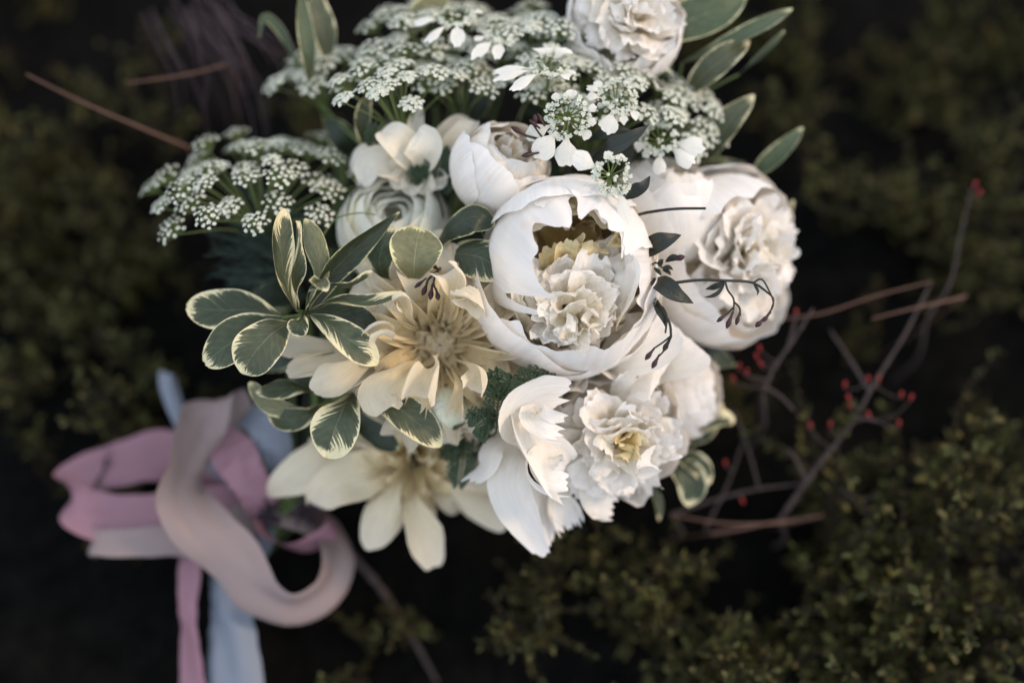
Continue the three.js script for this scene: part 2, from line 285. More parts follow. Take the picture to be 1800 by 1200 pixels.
function peony(o) {
  const { name = 'peony', label, c, mm, R, axis = V(0, 0, 1), sd = 1, petals = [], rings = [], tufts = 30, tuftR = 0.62, tuftZ = [0.1, 0.7], tuftW = [0.13, 0.26], tuftOff = [0, 0], mat = MAT.peony, extra = [], group, stemDir } = o;
  srand(sd * 131 + 17); const base = pt(c[0], c[1], mm), r = R * PX, ax = basis(axis), g = thing(name, label, 'flower', base.clone().addScaledVector(ax[2], -r), group);
  for (const p of petals) part(g, 'petal', cupPetal({ color: whitePig, ...p, R: r * (p.R ?? 1), base: base.clone().addScaledVector(ax[0], (p.ox ?? 0) * r).addScaledVector(ax[1], (p.oy ?? 0) * r).addScaledVector(ax[2], (p.dz ?? 0) * r), ax }), mat);
  for (const k of rings) for (let i = 0; i < k.n; i++)
    if (!k.arc || (((k.phi ?? 0) + 360 / k.n * i) % 360 > k.arc[0] && ((k.phi ?? 0) + 360 / k.n * i) % 360 < k.arc[1])) part(g, 'petal', cupPetal({ color: k.color || whitePig, phi: (k.phi ?? 0) + 360 / k.n * (i + rr(-0.22, 0.22)), th: k.th + rr(-1, 1) * (k.dth ?? 9), R: r * k.R * rr(0.95, 1.05), W: k.W * rr(1.1, 1.5), notch: (k.notch ?? 0.08) * 0.5, nf: (k.nf ?? 4) * 0.8, ruffle: k.ruffle ?? 0.04, rf: rr(1.5, 3.5), crumple: (k.crumple ?? 0.06) * 0.75, flare: (k.flare ?? 0) + rr(-0.06, 0.06), zs: k.zs ?? 1, edge: k.edge ?? 0, round: k.round ?? 0.22, nu: k.nu ?? 24, nv: 16, tilt: rr(-0.25, 0.25), base: base.clone().addScaledVector(ax[2], ((k.dz ?? 0) + rr(-0.03, 0.05)) * r).addScaledVector(ax[0], (k.ox ?? 0) * r).addScaledVector(ax[1], (k.oy ?? 0) * r), ax }), mat);
  for (let i = 0; i < tufts; i++) {               // the crinkled inner petals
    const a = i * 2.39996 + rr(-0.3, 0.3), q = Math.sqrt((i + 0.5) / tufts) * tuftR, x = q * Math.cos(a) + tuftOff[0], y = q * Math.sin(a) + tuftOff[1];
    const L = (X, Y, Z) => base.clone().addScaledVector(ax[0], X * r).addScaledVector(ax[1], Y * r).addScaledVector(ax[2], Z * r), z = lerp(tuftZ[1], tuftZ[0], Math.pow(q / tuftR, 1.6)) + rr(-0.1, 0.1);
    const lean = V(x, y, 0), inw = ax[0].clone().multiplyScalar(-x).addScaledVector(ax[1], -y).normalize().multiplyScalar(0.8).addScaledVector(ax[2], 0.5 + rr(-0.4, 0.4)).addScaledVector(ax[0], rr(-0.5, 0.5)).addScaledVector(ax[1], rr(-0.5, 0.5));
    const bend = rr(0.0, 0.4);
    part(g, 'petal', strip({ pts: [L(x * 0.25, y * 0.25, -0.75), L(x * 0.75 + rr(-0.06, 0.06), y * 0.75 + rr(-0.06, 0.06), lerp(-0.75, z, 0.45)), L(x * 1.05, y * 1.05, lerp(-0.75, z, 0.82)), L(x * (1.05 + bend), y * (1.05 + bend), z)], w: r * rr(...tuftW), nu: 12, nv: 14, face: inw, cup: rr(-0.9, 1.3), notch: rr(0.08, 0.26), nf: rr(2.5, 5), round: 0.16, ruffle: rr(0.1, 0.34), rf: rr(0.8, 1.8), crumple: rr(0.1, 0.3), cf: 150, prof: PROF.petal, twist: rr(-0.5, 0.5), color: o.tuftPig || (q < tuftR * 0.55 ? creamPig : CREAM([0.96, 0.88, 0.66], [1, 0.98, 0.94])) }), mat);
  }
  (o.fan || []).forEach(([n, q, z, w, up = 0.1, pig], k) => { for (let i = 0; i < n; i++) {
    const a = (i + (k % 2) * 0.5 + rr(-0.28, 0.28)) / n * 6.283, Q = q * rr(0.86, 1.12), zz = z + rr(-0.07, 0.07), cx = (o.fanOff?.[0] ?? 0) * (1 - q), cy = (o.fanOff?.[1] ?? 0) * (1 - q);
    const L = (f, Z, da = 0) => base.clone().addScaledVector(ax[0], (cx + Q * f * Math.cos(a + da)) * r).addScaledVector(ax[1], (cy + Q * f * Math.sin(a + da)) * r).addScaledVector(ax[2], Z * r), da = rr(-0.3, 0.3);
    const out = ax[0].clone().multiplyScalar(Math.cos(a)).addScaledVector(ax[1], Math.sin(a));
    part(g, 'petal', strip({ pts: [L(0.1, zz - 0.75), L(0.42, zz - 0.18, da * 0.4), L(0.78, zz, da), L(1, zz + up * rr(0.2, 1.6), da)], w: w * r * rr(0.85, 1.2), nu: 26, nv: 20, face: ax[2].clone().addScaledVector(out, rr(-0.25, 0.35)).addScaledVector(ax[0], rr(-0.3, 0.3)).addScaledVector(ax[1], rr(-0.3, 0.3)), cup: rr(-0.5, 1.0), notch: rr(0.08, 0.26), nf: rr(1.6, 3.4), round: rr(0.1, 0.26), slant: rr(-0.1, 0.1), ruffle: rr(0.12, 0.34), rf: rr(0.7, 1.6), crumple: rr(0.14, 0.3), cf: 100, prof: PROF.petal, twist: rr(-0.45, 0.45), color: pig || whitePig }), mat);
  } });
  for (const e of extra) part(g, 'petal', strip({ nu: 14, nv: 20, prof: PROF.petal, color: whitePig, ...e }), mat);
  stemTo(g, base.clone().addScaledVector(ax[2], -r * 0.98), stemDir || ax[2].clone().multiplyScalar(-1), 0.0026);
  return g;
}

peony({ label: 'large white cupped peony with a yellow hollow at its open centre', c: [998, 484], mm: -34, R: 158, axis: V(0.06, -0.02, 1), sd: 3,
  petals: [
    { phi: 128, th: 163, W: 84, R: 0.94, oy: 0.16, ox: -0.02, dz: 0.06, notch: 0.15, nf: 3.6, round: 0.18, ruffle: 0.02, crumple: 0.05, nu: 60, nv: 34 },
    { phi: 58, th: 150, W: 56, R: 0.97, oy: 0.17, dz: 0.08, notch: 0.13, nf: 3.4, round: 0.22, crumple: 0.06, nu: 54, nv: 32, skew: -0.05 },
    { phi: 95, th: 138, W: 60, R: 1.0, oy: 0.17, dz: 0.06, notch: 0.05, nf: 2.4, round: 0.3, crumple: 0.05, nu: 36, nv: 28 },
    { phi: 8, th: 140, W: 38, R: 0.98, ox: 0.03, notch: 0.07, nf: 2.4, round: 0.16, crumple: 0.05, nu: 40, nv: 30 },
    { phi: 330, th: 128, W: 44, R: 1.08, notch: 0.05, nf: 2.4, round: 0.24, crumple: 0.05, nu: 34, nv: 28 },
    { phi: 268, th: 137, W: 70, R: 1.08, oy: -0.08, notch: 0.07, nf: 3, round: 0.16, crumple: 0.05, nu: 44, nv: 30, tilt: 0.1 },
    { phi: 226, th: 128, W: 66, R: 1.14, oy: -0.06, notch: 0.03, nf: 2, round: 0.3, crumple: 0.04, nu: 40, nv: 28 },
    { phi: 296, th: 112, W: 62, R: 1.14, oy: -0.08, notch: 0.03, nf: 2, round: 0.25, crumple: 0.04, nu: 34, nv: 26, dz: -0.04 },
    { phi: 90, th: 108, W: 76, R: 1.02, oy: 0.16, notch: 0.04, nf: 2, round: 0.25, nu: 30, nv: 24 },
  ],
  rings: [
    { n: 7, th: 130, R: 0.83, W: 34, notch: 0.12, nf: 4, ruffle: 0.06, crumple: 0.09, color: CREAM([0.96, 0.82, 0.46], [1, 0.95, 0.8]), phi: 20, nu: 30 },
    { n: 6, th: 118, R: 0.8, W: 34, notch: 0.2, nf: 4.5, ruffle: 0.08, crumple: 0.1, color: creamPig, phi: 5, nu: 30 },
    { n: 7, th: 128, R: 0.78, oy: 0.1, W: 26, notch: 0.3, nf: 4, ruffle: 0.12, crumple: 0.14, color: yellowPig, phi: 22, dz: 0.04, nu: 34, arc: [10, 190] },
    { n: 7, th: 120, R: 0.62, W: 26, notch: 0.34, nf: 4, ruffle: 0.16, crumple: 0.18, color: yellowPig, phi: 45, dz: 0.06, nu: 34 }],
  extra: (() => { srand(77); const l = [], add = (b, t, w, o = {}) => l.push({ pts: [pt(b[0] + rr(-22, 22), b[1], b[2]), pt(lerp(b[0], t[0], 0.35) + rr(-10, 10), lerp(b[1], t[1], 0.3), lerp(b[2], t[2], 0.62) + 3), pt(lerp(b[0], t[0], 0.72) + rr(-4, 4), lerp(b[1], t[1], 0.7), t[2] + rr(0, 3)), pt(...t)], w: w * PX * rr(1.3, 2.0), nu: 30, nv: 24, face: V(rr(-0.7, 0.7), o.fy ?? rr(-0.3, 0.5), 1), cup: rr(-0.8, 0.9), notch: rr(0.05, 0.16), nf: rr(1.6, 3), round: rr(0.1, 0.25), slant: rr(-0.12, 0.12), ruffle: rr(0.15, 0.45), rf: rr(0.7, 1.5), crumple: rr(0.2, 0.4), cf: 110, twist: rr(-0.6, 0.6), color: creamPig, ...o });
    const soft = CREAM([0.98, 0.93, 0.78], [1, 0.985, 0.95]);
    add([1085, 585, -34], [1098, 438, -10], 38, { color: soft, face: V(-0.55, 0.1, 1) }); add([1060, 560, -36], [1076, 412, -20], 26, { face: V(-0.4, 0, 1) });
    add([925, 580, -34], [938, 446, -12], 26, { color: soft, face: V(0.5, 0.1, 1) }); add([940, 585, -32], [962, 470, -9], 22, { face: V(0.3, 0.2, 1) });
    add([975, 500, -40], [966, 428, -14], 15, { color: yellowPig }); add([1005, 490, -40], [1000, 418, -8], 15, { color: yellowPig, twist: 0.8 }); add([1020, 490, -40], [1024, 410, -12], 15, { color: yellowPig, twist: -0.7 }); add([1040, 490, -40], [1048, 424, -10], 17, { color: yellowPig }); add([980, 540, -38], [990, 462, -16], 16); add([1015, 540, -36], [1020, 470, -14], 18, { twist: 0.6 });
    return l; })(),
  tufts: 0, fanOff: [0.04, -0.66], fan: [[8, 0.54, 0.54, 0.25, 0.1, CREAM([0.98, 0.93, 0.78], [1, 0.985, 0.95])], [8, 0.46, 0.64, 0.22, 0.12, CREAM([0.98, 0.93, 0.78], [1, 0.985, 0.95])], [6, 0.34, 0.72, 0.2, 0.14, creamPig], [5, 0.2, 0.74, 0.16, 0.2, creamPig]] });

peony({ label: 'fringed white double peony with loose outer petals below the cupped peony', c: [1075, 762], mm: -52, R: 122, axis: V(0.12, -0.28, 1), sd: 8,
  rings: [{ n: 7, th: 104, R: 1.04, W: 40, notch: 0.16, nf: 4, ruffle: 0.1, crumple: 0.1, flare: 0.1 }, { n: 6, th: 100, R: 0.9, W: 44, notch: 0.16, nf: 4, ruffle: 0.1, crumple: 0.1, phi: 30 }],
  tufts: 0, fanOff: [0.12, 0.12], fan: [[9, 1.02, 0.28, 0.34, 0.0], [9, 0.88, 0.46, 0.32, 0.05], [8, 0.7, 0.62, 0.3, 0.12], [7, 0.52, 0.72, 0.27, 0.2], [6, 0.34, 0.78, 0.22, 0.26, creamPig], [5, 0.17, 0.8, 0.16, 0.24, yellowPig]],
  extra: [
    { pts: [pt(985, 790, -50), pt(930, 765, -28), pt(905, 725, -12), pt(938, 692, -8), pt(1010, 684, -14)], w: 0.017, face: V(0.5, -0.4, 0.7), cup: 0.7, notch: 0.1, round: 0.2, ruffle: 0.1 },
    { pts: [pt(985, 740, -50), pt(925, 735, -22), pt(925, 775, -12), pt(970, 835, -16), pt(985, 865, -26)], w: 0.018, face: V(0.6, 0.5, 0.8), cup: 0.9, notch: 0.2, nf: 6, round: 0.1, ruffle: 0.2, rf: 2 },
    { pts: [pt(975, 785, -60), pt(915, 795, -38), pt(898, 845, -30), pt(922, 915, -34), pt(962, 980, -44)], w: 0.0135, face: V(-0.35, 0.1, 1), cup: 0.6, notch: 0.03, round: 0.32, prof: (t) => lerp(0.5, 1, smooth(0, 0.35, t)) * lerp(1, 0.72, smooth(0.5, 1, t)), crumple: 0.08 },
    { pts: [pt(990, 800, -62), pt(950, 820, -52), pt(945, 880, -50), pt(968, 960, -54)], w: 0.011, face: V(0.6, 0.1, 0.7), cup: 0.6, notch: 0.04, round: 0.3, prof: PROF.petal },
    { pts: [pt(960, 760, -60), pt(890, 765, -42), pt(862, 785, -36), pt(848, 820, -34), pt(810, 846, -38)], w: 0.0095, face: V(-0.2, 0.5, 0.8), cup: -0.6, notch: 0.08, round: 0.2, twist: 0.6 },
    { pts: [pt(1010, 820, -56), pt(985, 870, -48), pt(995, 905, -50), pt(1008, 932, -56)], w: 0.010, notch: 0.26, nf: 5, round: 0.1, cup: 0.6, ruffle: 0.2 },
    { pts: [pt(1040, 820, -52), pt(1040, 862, -44), pt(1060, 880, -48), pt(1084, 888, -54)], w: 0.012, notch: 0.26, nf: 6, round: 0.1, cup: 0.6, ruffle: 0.2 },
    { pts: [pt(1010, 780, -40), pt(960, 800, -16), pt(965, 832, -10), pt(1000, 838, -14)], w: 0.013, notch: 0.24, nf: 6, round: 0.1, cup: 0.9, ruffle: 0.26, rf: 2 },
    { pts: [pt(1010, 740, -40), pt(940, 728, -12), pt(955, 742, -4), pt(1000, 756, -8)], w: 0.010, notch: 0.28, nf: 6, round: 0.1, cup: 0.9, ruffle: 0.3, rf: 2 },
    { pts: [pt(1080, 690, -58), pt(1110, 655, -36), pt(1150, 648, -30), pt(1165, 662, -34)], w: 0.022, face: V(0.1, 0.4, 1), cup: 0.5, notch: 0.06, round: 0.25 },
    { pts: [pt(1120, 690, -62), pt(1165, 640, -40), pt(1205, 615, -38), pt(1222, 602, -44)], w: 0.018, face: V(0.1, 0.5, 1), cup: 0.6, notch: 0.05, round: 0.25 },
    { pts: [pt(1060, 680, -58), pt(1090, 632, -34), pt(1140, 600, -28), pt(1170, 560, -36)], w: 0.02, face: V(0.1, 0.5, 1), cup: 0.7, notch: 0.04, round: 0.25 },
  ] });

peony({ label: 'open white peony seen from its side beside the jasmine vine', c: [1275, 448], mm: -78, R: 132, axis: V(0.55, -0.1, 0.85), sd: 12,
  petals: [
    { phi: 110, th: 130, W: 56, R: 1.2, notch: 0.06, round: 0.2, nu: 24, nv: 22, dz: 0.05 }, { phi: 60, th: 118, W: 46, R: 1.2, notch: 0.05, nu: 22, nv: 22 }, { phi: 85, th: 100, W: 60, R: 1.34, notch: 0.03, nu: 22, nv: 20 },
    { phi: 262, th: 118, W: 62, R: 1.34, notch: 0.03, nu: 24, nv: 22 }, { phi: 300, th: 104, W: 56, R: 1.38, notch: 0.03, nu: 22, nv: 20 }, { phi: 190, th: 112, W: 60, R: 1.2, notch: 0.03, nu: 22, nv: 20 }, { phi: 225, th: 122, W: 50, R: 1.25, notch: 0.04, nu: 22, nv: 20 },
  ],
  rings: [{ n: 7, th: 112, R: 1.02, W: 40, notch: 0.12, nf: 4, ruffle: 0.1, crumple: 0.1 }],
  tufts: 0, fanOff: [0.05, 0.1], fan: [[9, 1.02, 0.36, 0.36, 0.0], [8, 0.86, 0.54, 0.34, 0.08], [7, 0.66, 0.68, 0.32, 0.16], [6, 0.46, 0.76, 0.28, 0.22], [5, 0.25, 0.82, 0.2, 0.24, creamPig]] });

peony({ label: 'white peony with crowded petals half hidden behind the lace flowers', c: [1098, 44], mm: -66, R: 104, axis: V(0.12, 0.2, 1), sd: 15,
  petals: [{ phi: 330, th: 116, W: 60, R: 1.1, nu: 26, nv: 22 }, { phi: 20, th: 112, W: 54, R: 1.06, nu: 26, nv: 22 }, { phi: 280, th: 108, W: 56, R: 1.1, nu: 26, nv: 22 }, { phi: 150, th: 108, W: 56, R: 1.1, nu: 26, nv: 22 }, { phi: 215, th: 112, W: 56, R: 1.06, nu: 26, nv: 22 }],
  rings: [{ n: 6, th: 116, R: 1.0, W: 44, notch: 0.1, nf: 3, ruffle: 0.1, crumple: 0.12 }],
  tufts: 0, fan: [[8, 1.0, 0.36, 0.38, 0.05], [7, 0.8, 0.56, 0.36, 0.12], [6, 0.56, 0.7, 0.34, 0.2], [5, 0.32, 0.8, 0.26, 0.24]] });

peony({ label: 'white peony tucked behind the fringed peony at the twiggy side', c: [1205, 688], mm: -86, R: 80, axis: V(0.9, 0.1, 0.5), sd: 21,
  rings: [{ n: 6, th: 112, R: 1.05, W: 50, notch: 0.08, ruffle: 0.06, crumple: 0.08, flare: 0.06 }, { n: 6, th: 130, R: 0.94, W: 46, notch: 0.12, phi: 30, dz: 0.08 }, { n: 6, th: 138, R: 0.8, W: 40, notch: 0.14, dz: 0.2 }, { n: 5, th: 142, R: 0.6, W: 44, notch: 0.14, dz: 0.36 }, { n: 5, R: 0.34, th: 148, W: 44, notch: 0.2, ruffle: 0.14, crumple: 0.18, dz: 0.5, color: creamPig }, { n: 4, R: 0.2, th: 150, W: 50, notch: 0.2, ruffle: 0.14, crumple: 0.18, dz: 0.6, color: creamPig, phi: 40 }], tufts: 0 });

peony({ label: 'smooth white peony between the cupped peony and the side facing peony', c: [1172, 372], mm: -66, R: 104, axis: V(0.25, 0.9, 0.42), sd: 24,
  rings: [{ n: 5, th: 122, R: 1.05, W: 58, notch: 0.04, ruffle: 0.03, crumple: 0.05 }, { n: 5, th: 140, R: 0.96, W: 50, notch: 0.06, phi: 36, dz: 0.04 }, { n: 5, th: 146, R: 0.86, W: 48, notch: 0.08, dz: 0.1 }, { n: 5, th: 150, R: 0.7, W: 48, notch: 0.1, dz: 0.22, phi: 30 }, { n: 5, R: 0.34, th: 148, W: 44, notch: 0.2, ruffle: 0.14, crumple: 0.18, dz: 0.5, color: creamPig }, { n: 4, R: 0.2, th: 150, W: 50, notch: 0.2, ruffle: 0.14, crumple: 0.18, dz: 0.6, color: creamPig, phi: 40 }], tufts: 0 });

peony({ label: 'half closed white peony bud above the cupped peony', c: [884, 292], mm: -44, R: 88, axis: V(0.42, 0.55, 0.72), sd: 28,
  petals: [{ phi: 215, th: 132, W: 62, R: 1.1, notch: 0.02, round: 0.3, nu: 28, nv: 24, crumple: 0.03 }, { phi: 280, th: 128, W: 56, R: 1.06, notch: 0.02, round: 0.3, nu: 26, nv: 24, crumple: 0.03 }, { phi: 175, th: 116, W: 50, R: 1.14, notch: 0.04, round: 0.25, nu: 24, nv: 22 }, { phi: 340, th: 120, W: 50, R: 1.0, round: 0.25, nu: 22, nv: 20 }, { phi: 90, th: 116, W: 60, R: 0.98, round: 0.25, nu: 22, nv: 20 }],
  rings: [{ n: 5, th: 138, R: 0.9, W: 50, notch: 0.06, ruffle: 0.06, color: creamPig }, { n: 5, th: 142, R: 0.78, W: 50, notch: 0.08, ruffle: 0.08, color: creamPig, phi: 30 }], tufts: 14, tuftR: 0.4, tuftZ: [0.5, 0.8] });

peony({ name: 'ranunculus', label: 'round greenish white ranunculus with tightly wrapped petals beside the lace flowers', c: [694, 400], mm: -68, R: 104, axis: V(0.05, 0.42, 0.9), sd: 33, mat: MAT.ranunculus,
  rings: [{ n: 6, th: 104, R: 1.06, W: 52, notch: 0.02, ruffle: 0.02, crumple: 0.03 }, { n: 6, th: 122, R: 0.98, W: 52, notch: 0.02, ruffle: 0.02, crumple: 0.03, phi: 25 }, { n: 6, th: 136, R: 0.9, W: 50, notch: 0.02, crumple: 0.03, phi: 50 }, { n: 5, th: 146, R: 0.8, W: 50, notch: 0.02, crumple: 0.03, phi: 10 }, { n: 5, th: 150, R: 0.68, W: 50, notch: 0.02, crumple: 0.03, phi: 40 }, { n: 5, th: 152, R: 0.55, W: 50, notch: 0.02, phi: 20 }, { n: 4, th: 154, R: 0.42, W: 50, notch: 0.02, phi: 20 }], tufts: 0 });

// ---------------------------------------------------------------- dahlias
const dahliaPig = CREAM([0.95, 0.86, 0.6], [1, 0.975, 0.92]), dahliaIn = CREAM([0.95, 0.84, 0.52], [1, 0.94, 0.77]);
function dahliaPetal(g, base, ax, a, r0, r1, z0, z1, w, o = {}) {
  const L = (r, z, da = 0) => base.clone().addScaledVector(ax[0], r * Math.cos(a + da)).addScaledVector(ax[1], r * Math.sin(a + da)).addScaledVector(ax[2], z);
  const da = rr(-0.08, 0.08);
  part(g, 'petal', strip({ pts: [L(r0, z0), L(lerp(r0, r1, 0.35), lerp(z0, z1, 0.6) + (o.rise ?? 0.004), da * 0.3), L(lerp(r0, r1, 0.75), z1 + (o.rise ?? 0.004), da), L(r1, z1 + (o.droop ?? -0.003), da * 1.4)], w, nu: 14, nv: 16, face: ax[2].clone(), cup: o.cup ?? ((t) => lerp(1.7, o.open ?? 1.0, smooth(0.2, 0.9, t))), prof: o.prof ?? ((t) => lerp(0.45, 1, smooth(0, 0.65, t)) * Math.pow(1 - Math.pow(clamp(t), 4.5), 0.42) + 0.01), ruffle: o.ruffle ?? 0.16, rf: rr(0.7, 1.3), crumple: 0.06, cf: 90, color: o.color || dahliaPig, roll: rr(-0.25, 0.25), notch: 0.02, nf: 3, curl: o.curl ?? 0 }), MAT.dahlia);
}
{
  srand(501); const base = pt(772, 602, -50), ax = basis(V(0.1, -0.12, 1)), g = thing('dahlia', 'cream dahlia with rolled petals among the variegated leaves', 'flower', base.clone().addScaledVector(ax[2], -0.02));
  const rows = [[11, 0.060, 0.000, 0.0165, 0.8], [11, 0.054, 0.012, 0.0155, 1.0], [10, 0.047, 0.020, 0.0145, 1.3], [10, 0.038, 0.022, 0.0125, 1.5], [9, 0.029, 0.019, 0.0105, 1.5], [8, 0.021, 0.014, 0.0088, 1.5], [7, 0.0138, 0.010, 0.007, 1.4], [5, 0.0075, 0.008, 0.0052, 1.3]];
  rows.forEach(([n, r, z, w, open], k) => { for (let i = 0; i < n; i++) dahliaPetal(g, base, ax, (i + (k % 2) * 0.5 + rr(-0.15, 0.15)) / n * 6.283, 0.003 + r * 0.12, r * rr(0.93, 1.07), -0.012 + z * 0.2, z + rr(-0.002, 0.002), w * rr(0.9, 1.1), { open: open + rr(-0.4, 0.4), color: k > 2 ? dahliaIn : dahliaPig, rise: 0.002 + 0.003 * (k < 4), droop: k < 3 ? -0.006 : 0.001, ruffle: k < 3 ? 0.3 : 0.14}); });
  for (let k = 0; k < 3; k++) for (let i = 0; i < 5; i++) part(g, 'petal', cupPetal({ phi: i * 72 + k * 36 + rr(-8, 8), th: [150, 162, 175][k], R: 0.0105 - 0.0025 * k, W: 40, zs: 1.2, notch: 0.04, crumple: 0.08, base: base.clone().addScaledVector(ax[2], 0.001 + 0.002 * k), ax, color: dahliaIn }), MAT.dahlia);
  const P = (pts, w, o = {}) => part(g, 'petal', strip({ pts, w, nu: 16, nv: 20, color: dahliaPig, prof: PROF.spoon, round: 0.3, notch: 0.03, nf: 3, cup: 0.9, ruffle: 0.26, rf: 1, crumple: 0.07, curl: rr(0.5, 1.0), ...o }), MAT.dahlia);
  P([pt(720, 620, -38), pt(650, 630, -24), pt(590, 668, -18), pt(548, 690, -22)], 0.0125, { face: V(0.1, -0.5, 1), cup: -0.9 });
  P([pt(710, 610, -42), pt(620, 620, -30), pt(560, 640, -26), pt(500, 652, -32)], 0.012, { face: V(0, 0.5, 1), cup: -1.2 });
  P([pt(700, 600, -46), pt(610, 606, -36), pt(540, 610, -34), pt(482, 602, -40)], 0.0105, { face: V(0, 0.4, 1), cup: -0.8 });
  P([pt(740, 630, -36), pt(700, 660, -14), pt(672, 690, -10), pt(690, 716, -16)], 0.0165, { face: V(-0.1, -0.2, 1), cup: 0.9 });
  P([pt(770, 625, -30), pt(760, 650, -2), pt(752, 672, 2), pt(746, 700, -4)], 0.0135, { face: V(-0.2, -0.1, 1), cup: 1.0 });
  P([pt(800, 630, -36), pt(830, 645, -12), pt(846, 662, -8), pt(838, 690, -12)], 0.0105, { face: V(-0.3, -0.2, 1), cup: 1.7 });
  P([pt(790, 640, -40), pt(806, 680, -20), pt(802, 712, -20), pt(800, 738, -28)], 0.0085, { cup: 1.4 });
  P([pt(730, 600, -36), pt(690, 590, -8), pt(668, 578, -2), pt(648, 590, -6)], 0.010, { face: V(0.4, 0.1, 1), cup: 2.3 });
  P([pt(740, 580, -36), pt(712, 548, -8), pt(698, 520, -3), pt(680, 540, -6)], 0.0105, { face: V(0.5, -0.4, 1), cup: 2.2 });
  P([pt(790, 570, -36), pt(800, 520, -10), pt(806, 490, -6), pt(800, 468, -10)], 0.0115, { face: V(-0.4, -0.6, 1), cup: 1.6 });
  P([pt(810, 580, -36), pt(832, 540, -12), pt(836, 510, -8), pt(848, 560, -10)], 0.010, { face: V(-0.6, -0.2, 1), cup: 1.7 });
  stemTo(g, base.clone().addScaledVector(ax[2], -0.012), V(-0.2, -0.2, -1), 0.0024);
}
{
  srand(611); const base = pt(728, 800, -98), ax = basis(V(0.05, -0.35, 1)), g = thing('dahlia', 'cream dahlia with long drooping petals above the ribbons', 'flower', base.clone().addScaledVector(ax[2], -0.02));
  const P = (pts, w, o = {}) => part(g, 'petal', strip({ pts, w, nu: 14, nv: 20, color: dahliaPig, prof: PROF.spoon, round: 0.34, notch: 0.03, nf: 2.5, cup: 0.6, ruffle: 0.3, rf: 1.1, crumple: 0.1, curl: rr(-0.6, 0.7), ...o, w: w * 0.92 }), MAT.dahlia);
  P([pt(715, 800, -98), pt(630, 800, -84), pt(550, 825, -84), pt(470, 868, -92)], 0.0205, { prof: PROF.pointed, round: 0, face: V(0, 0.5, 1) });
  P([pt(715, 800, -96), pt(650, 830, -76), pt(590, 850, -76), pt(545, 885, -86)], 0.019, { prof: PROF.pointed, round: 0, face: V(0.1, 0.2, 1) });
  P([pt(720, 810, -96), pt(690, 860, -74), pt(668, 910, -72), pt(642, 968, -84)], 0.0165, { face: V(-0.1, 0.1, 1), cup: -0.6 });
  P([pt(730, 815, -98), pt(722, 880, -80), pt(745, 940, -78), pt(765, 1002, -88)], 0.0145, { face: V(0.2, 0.1, 1), cup: 0.5 });
  P([pt(735, 810, -98), pt(780, 850, -82), pt(830, 885, -82), pt(890, 930, -94)], 0.0145, { face: V(0, -0.3, 1), cup: -0.7 });
  P([pt(740, 805, -98), pt(790, 820, -78), pt(835, 840, -80), pt(872, 880, -90)], 0.016, { face: V(0.2, -0.2, 1) });
  P([pt(735, 795, -98), pt(770, 780, -82), pt(800, 772, -82), pt(840, 785, -90)], 0.014, {});
  P([pt(720, 795, -98), pt(660, 770, -86), pt(590, 770, -86), pt(540, 790, -96)], 0.016, { face: V(0, 0.6, 1) });
  for (let k = 0; k < 3; k++) for (let i = 0; i < 9 - k; i++) dahliaPetal(g, base, ax, (i + k * 0.4) / (9 - k) * 6.283, 0.003, [0.038, 0.028, 0.018][k] * rr(0.9, 1.1), -0.01, [0.012, 0.018, 0.021][k], [0.0115, 0.0085, 0.006][k], { open: 1.2 + 0.5 * k, color: k ? dahliaIn : dahliaPig });
  stemTo(g, base.clone().addScaledVector(ax[2], -0.01), V(-0.5, -0.2, -0.8), 0.0024);
}
{
  srand(702); const base = pt(735, 300, -66), g = thing('lily_flower', 'white flower with long pointed petals behind the half closed bud', 'flower', base.clone());
  const P = (pts, w, o = {}) => part(g, 'petal', strip({ pts, w, nu: 12, nv: 18, color: CREAM([0.93, 0.88, 0.72], [1, 0.975, 0.93]), prof: PROF.pointed, cup: 0.8, ruffle: 0.14, rf: 1, crumple: 0.08, ...o }), MAT.lily);
  P([pt(735, 310, -66), pt(715, 270, -50), pt(690, 245, -44), pt(668, 232, -48)], 0.0125, { face: V(0.2, 0.3, 1) });
  P([pt(735, 310, -68), pt(728, 265, -60), pt(735, 220, -58), pt(738, 182, -66)], 0.010, { cup: 1.4, face: V(-0.5, 0, 1) });
  P([pt(735, 310, -66), pt(745, 275, -46), pt(740, 250, -40), pt(728, 240, -42)], 0.013, { cup: 0.9, face: V(0.1, -0.2, 1), prof: PROF.petal, round: 0.3 });
  P([pt(735, 310, -68), pt(775, 255, -62), pt(800, 225, -60), pt(822, 205, -66)], 0.009, { cup: 1 });
  P([pt(735, 310, -68), pt(670, 285, -62), pt(635, 280, -60), pt(615, 300, -68)], 0.011, { face: V(0.1, 0.5, 1) });
  P([pt(735, 310, -66), pt(690, 290, -56), pt(650, 290, -52), pt(640, 330, -56)], 0.011, { face: V(0.1, 0.2, 1) });
  P([pt(740, 310, -68), pt(790, 270, -60), pt(820, 230, -54), pt(838, 214, -58)], 0.010, { cup: 1.2, face: V(-0.4, 0, 1) });
  for (let k = 0; k < 10; k++) { const a = k * 0.63; P([pt(735, 312, -70), pt(735 + 40 * Math.cos(a), 300 - 28 * Math.sin(a), -56), pt(735 + 62 * Math.cos(a), 295 - 50 * Math.sin(a), -56)], 0.009, { nv: 12, cup: 1.3 }); }
  stemTo(g, base, V(0, -0.2, -1));
}
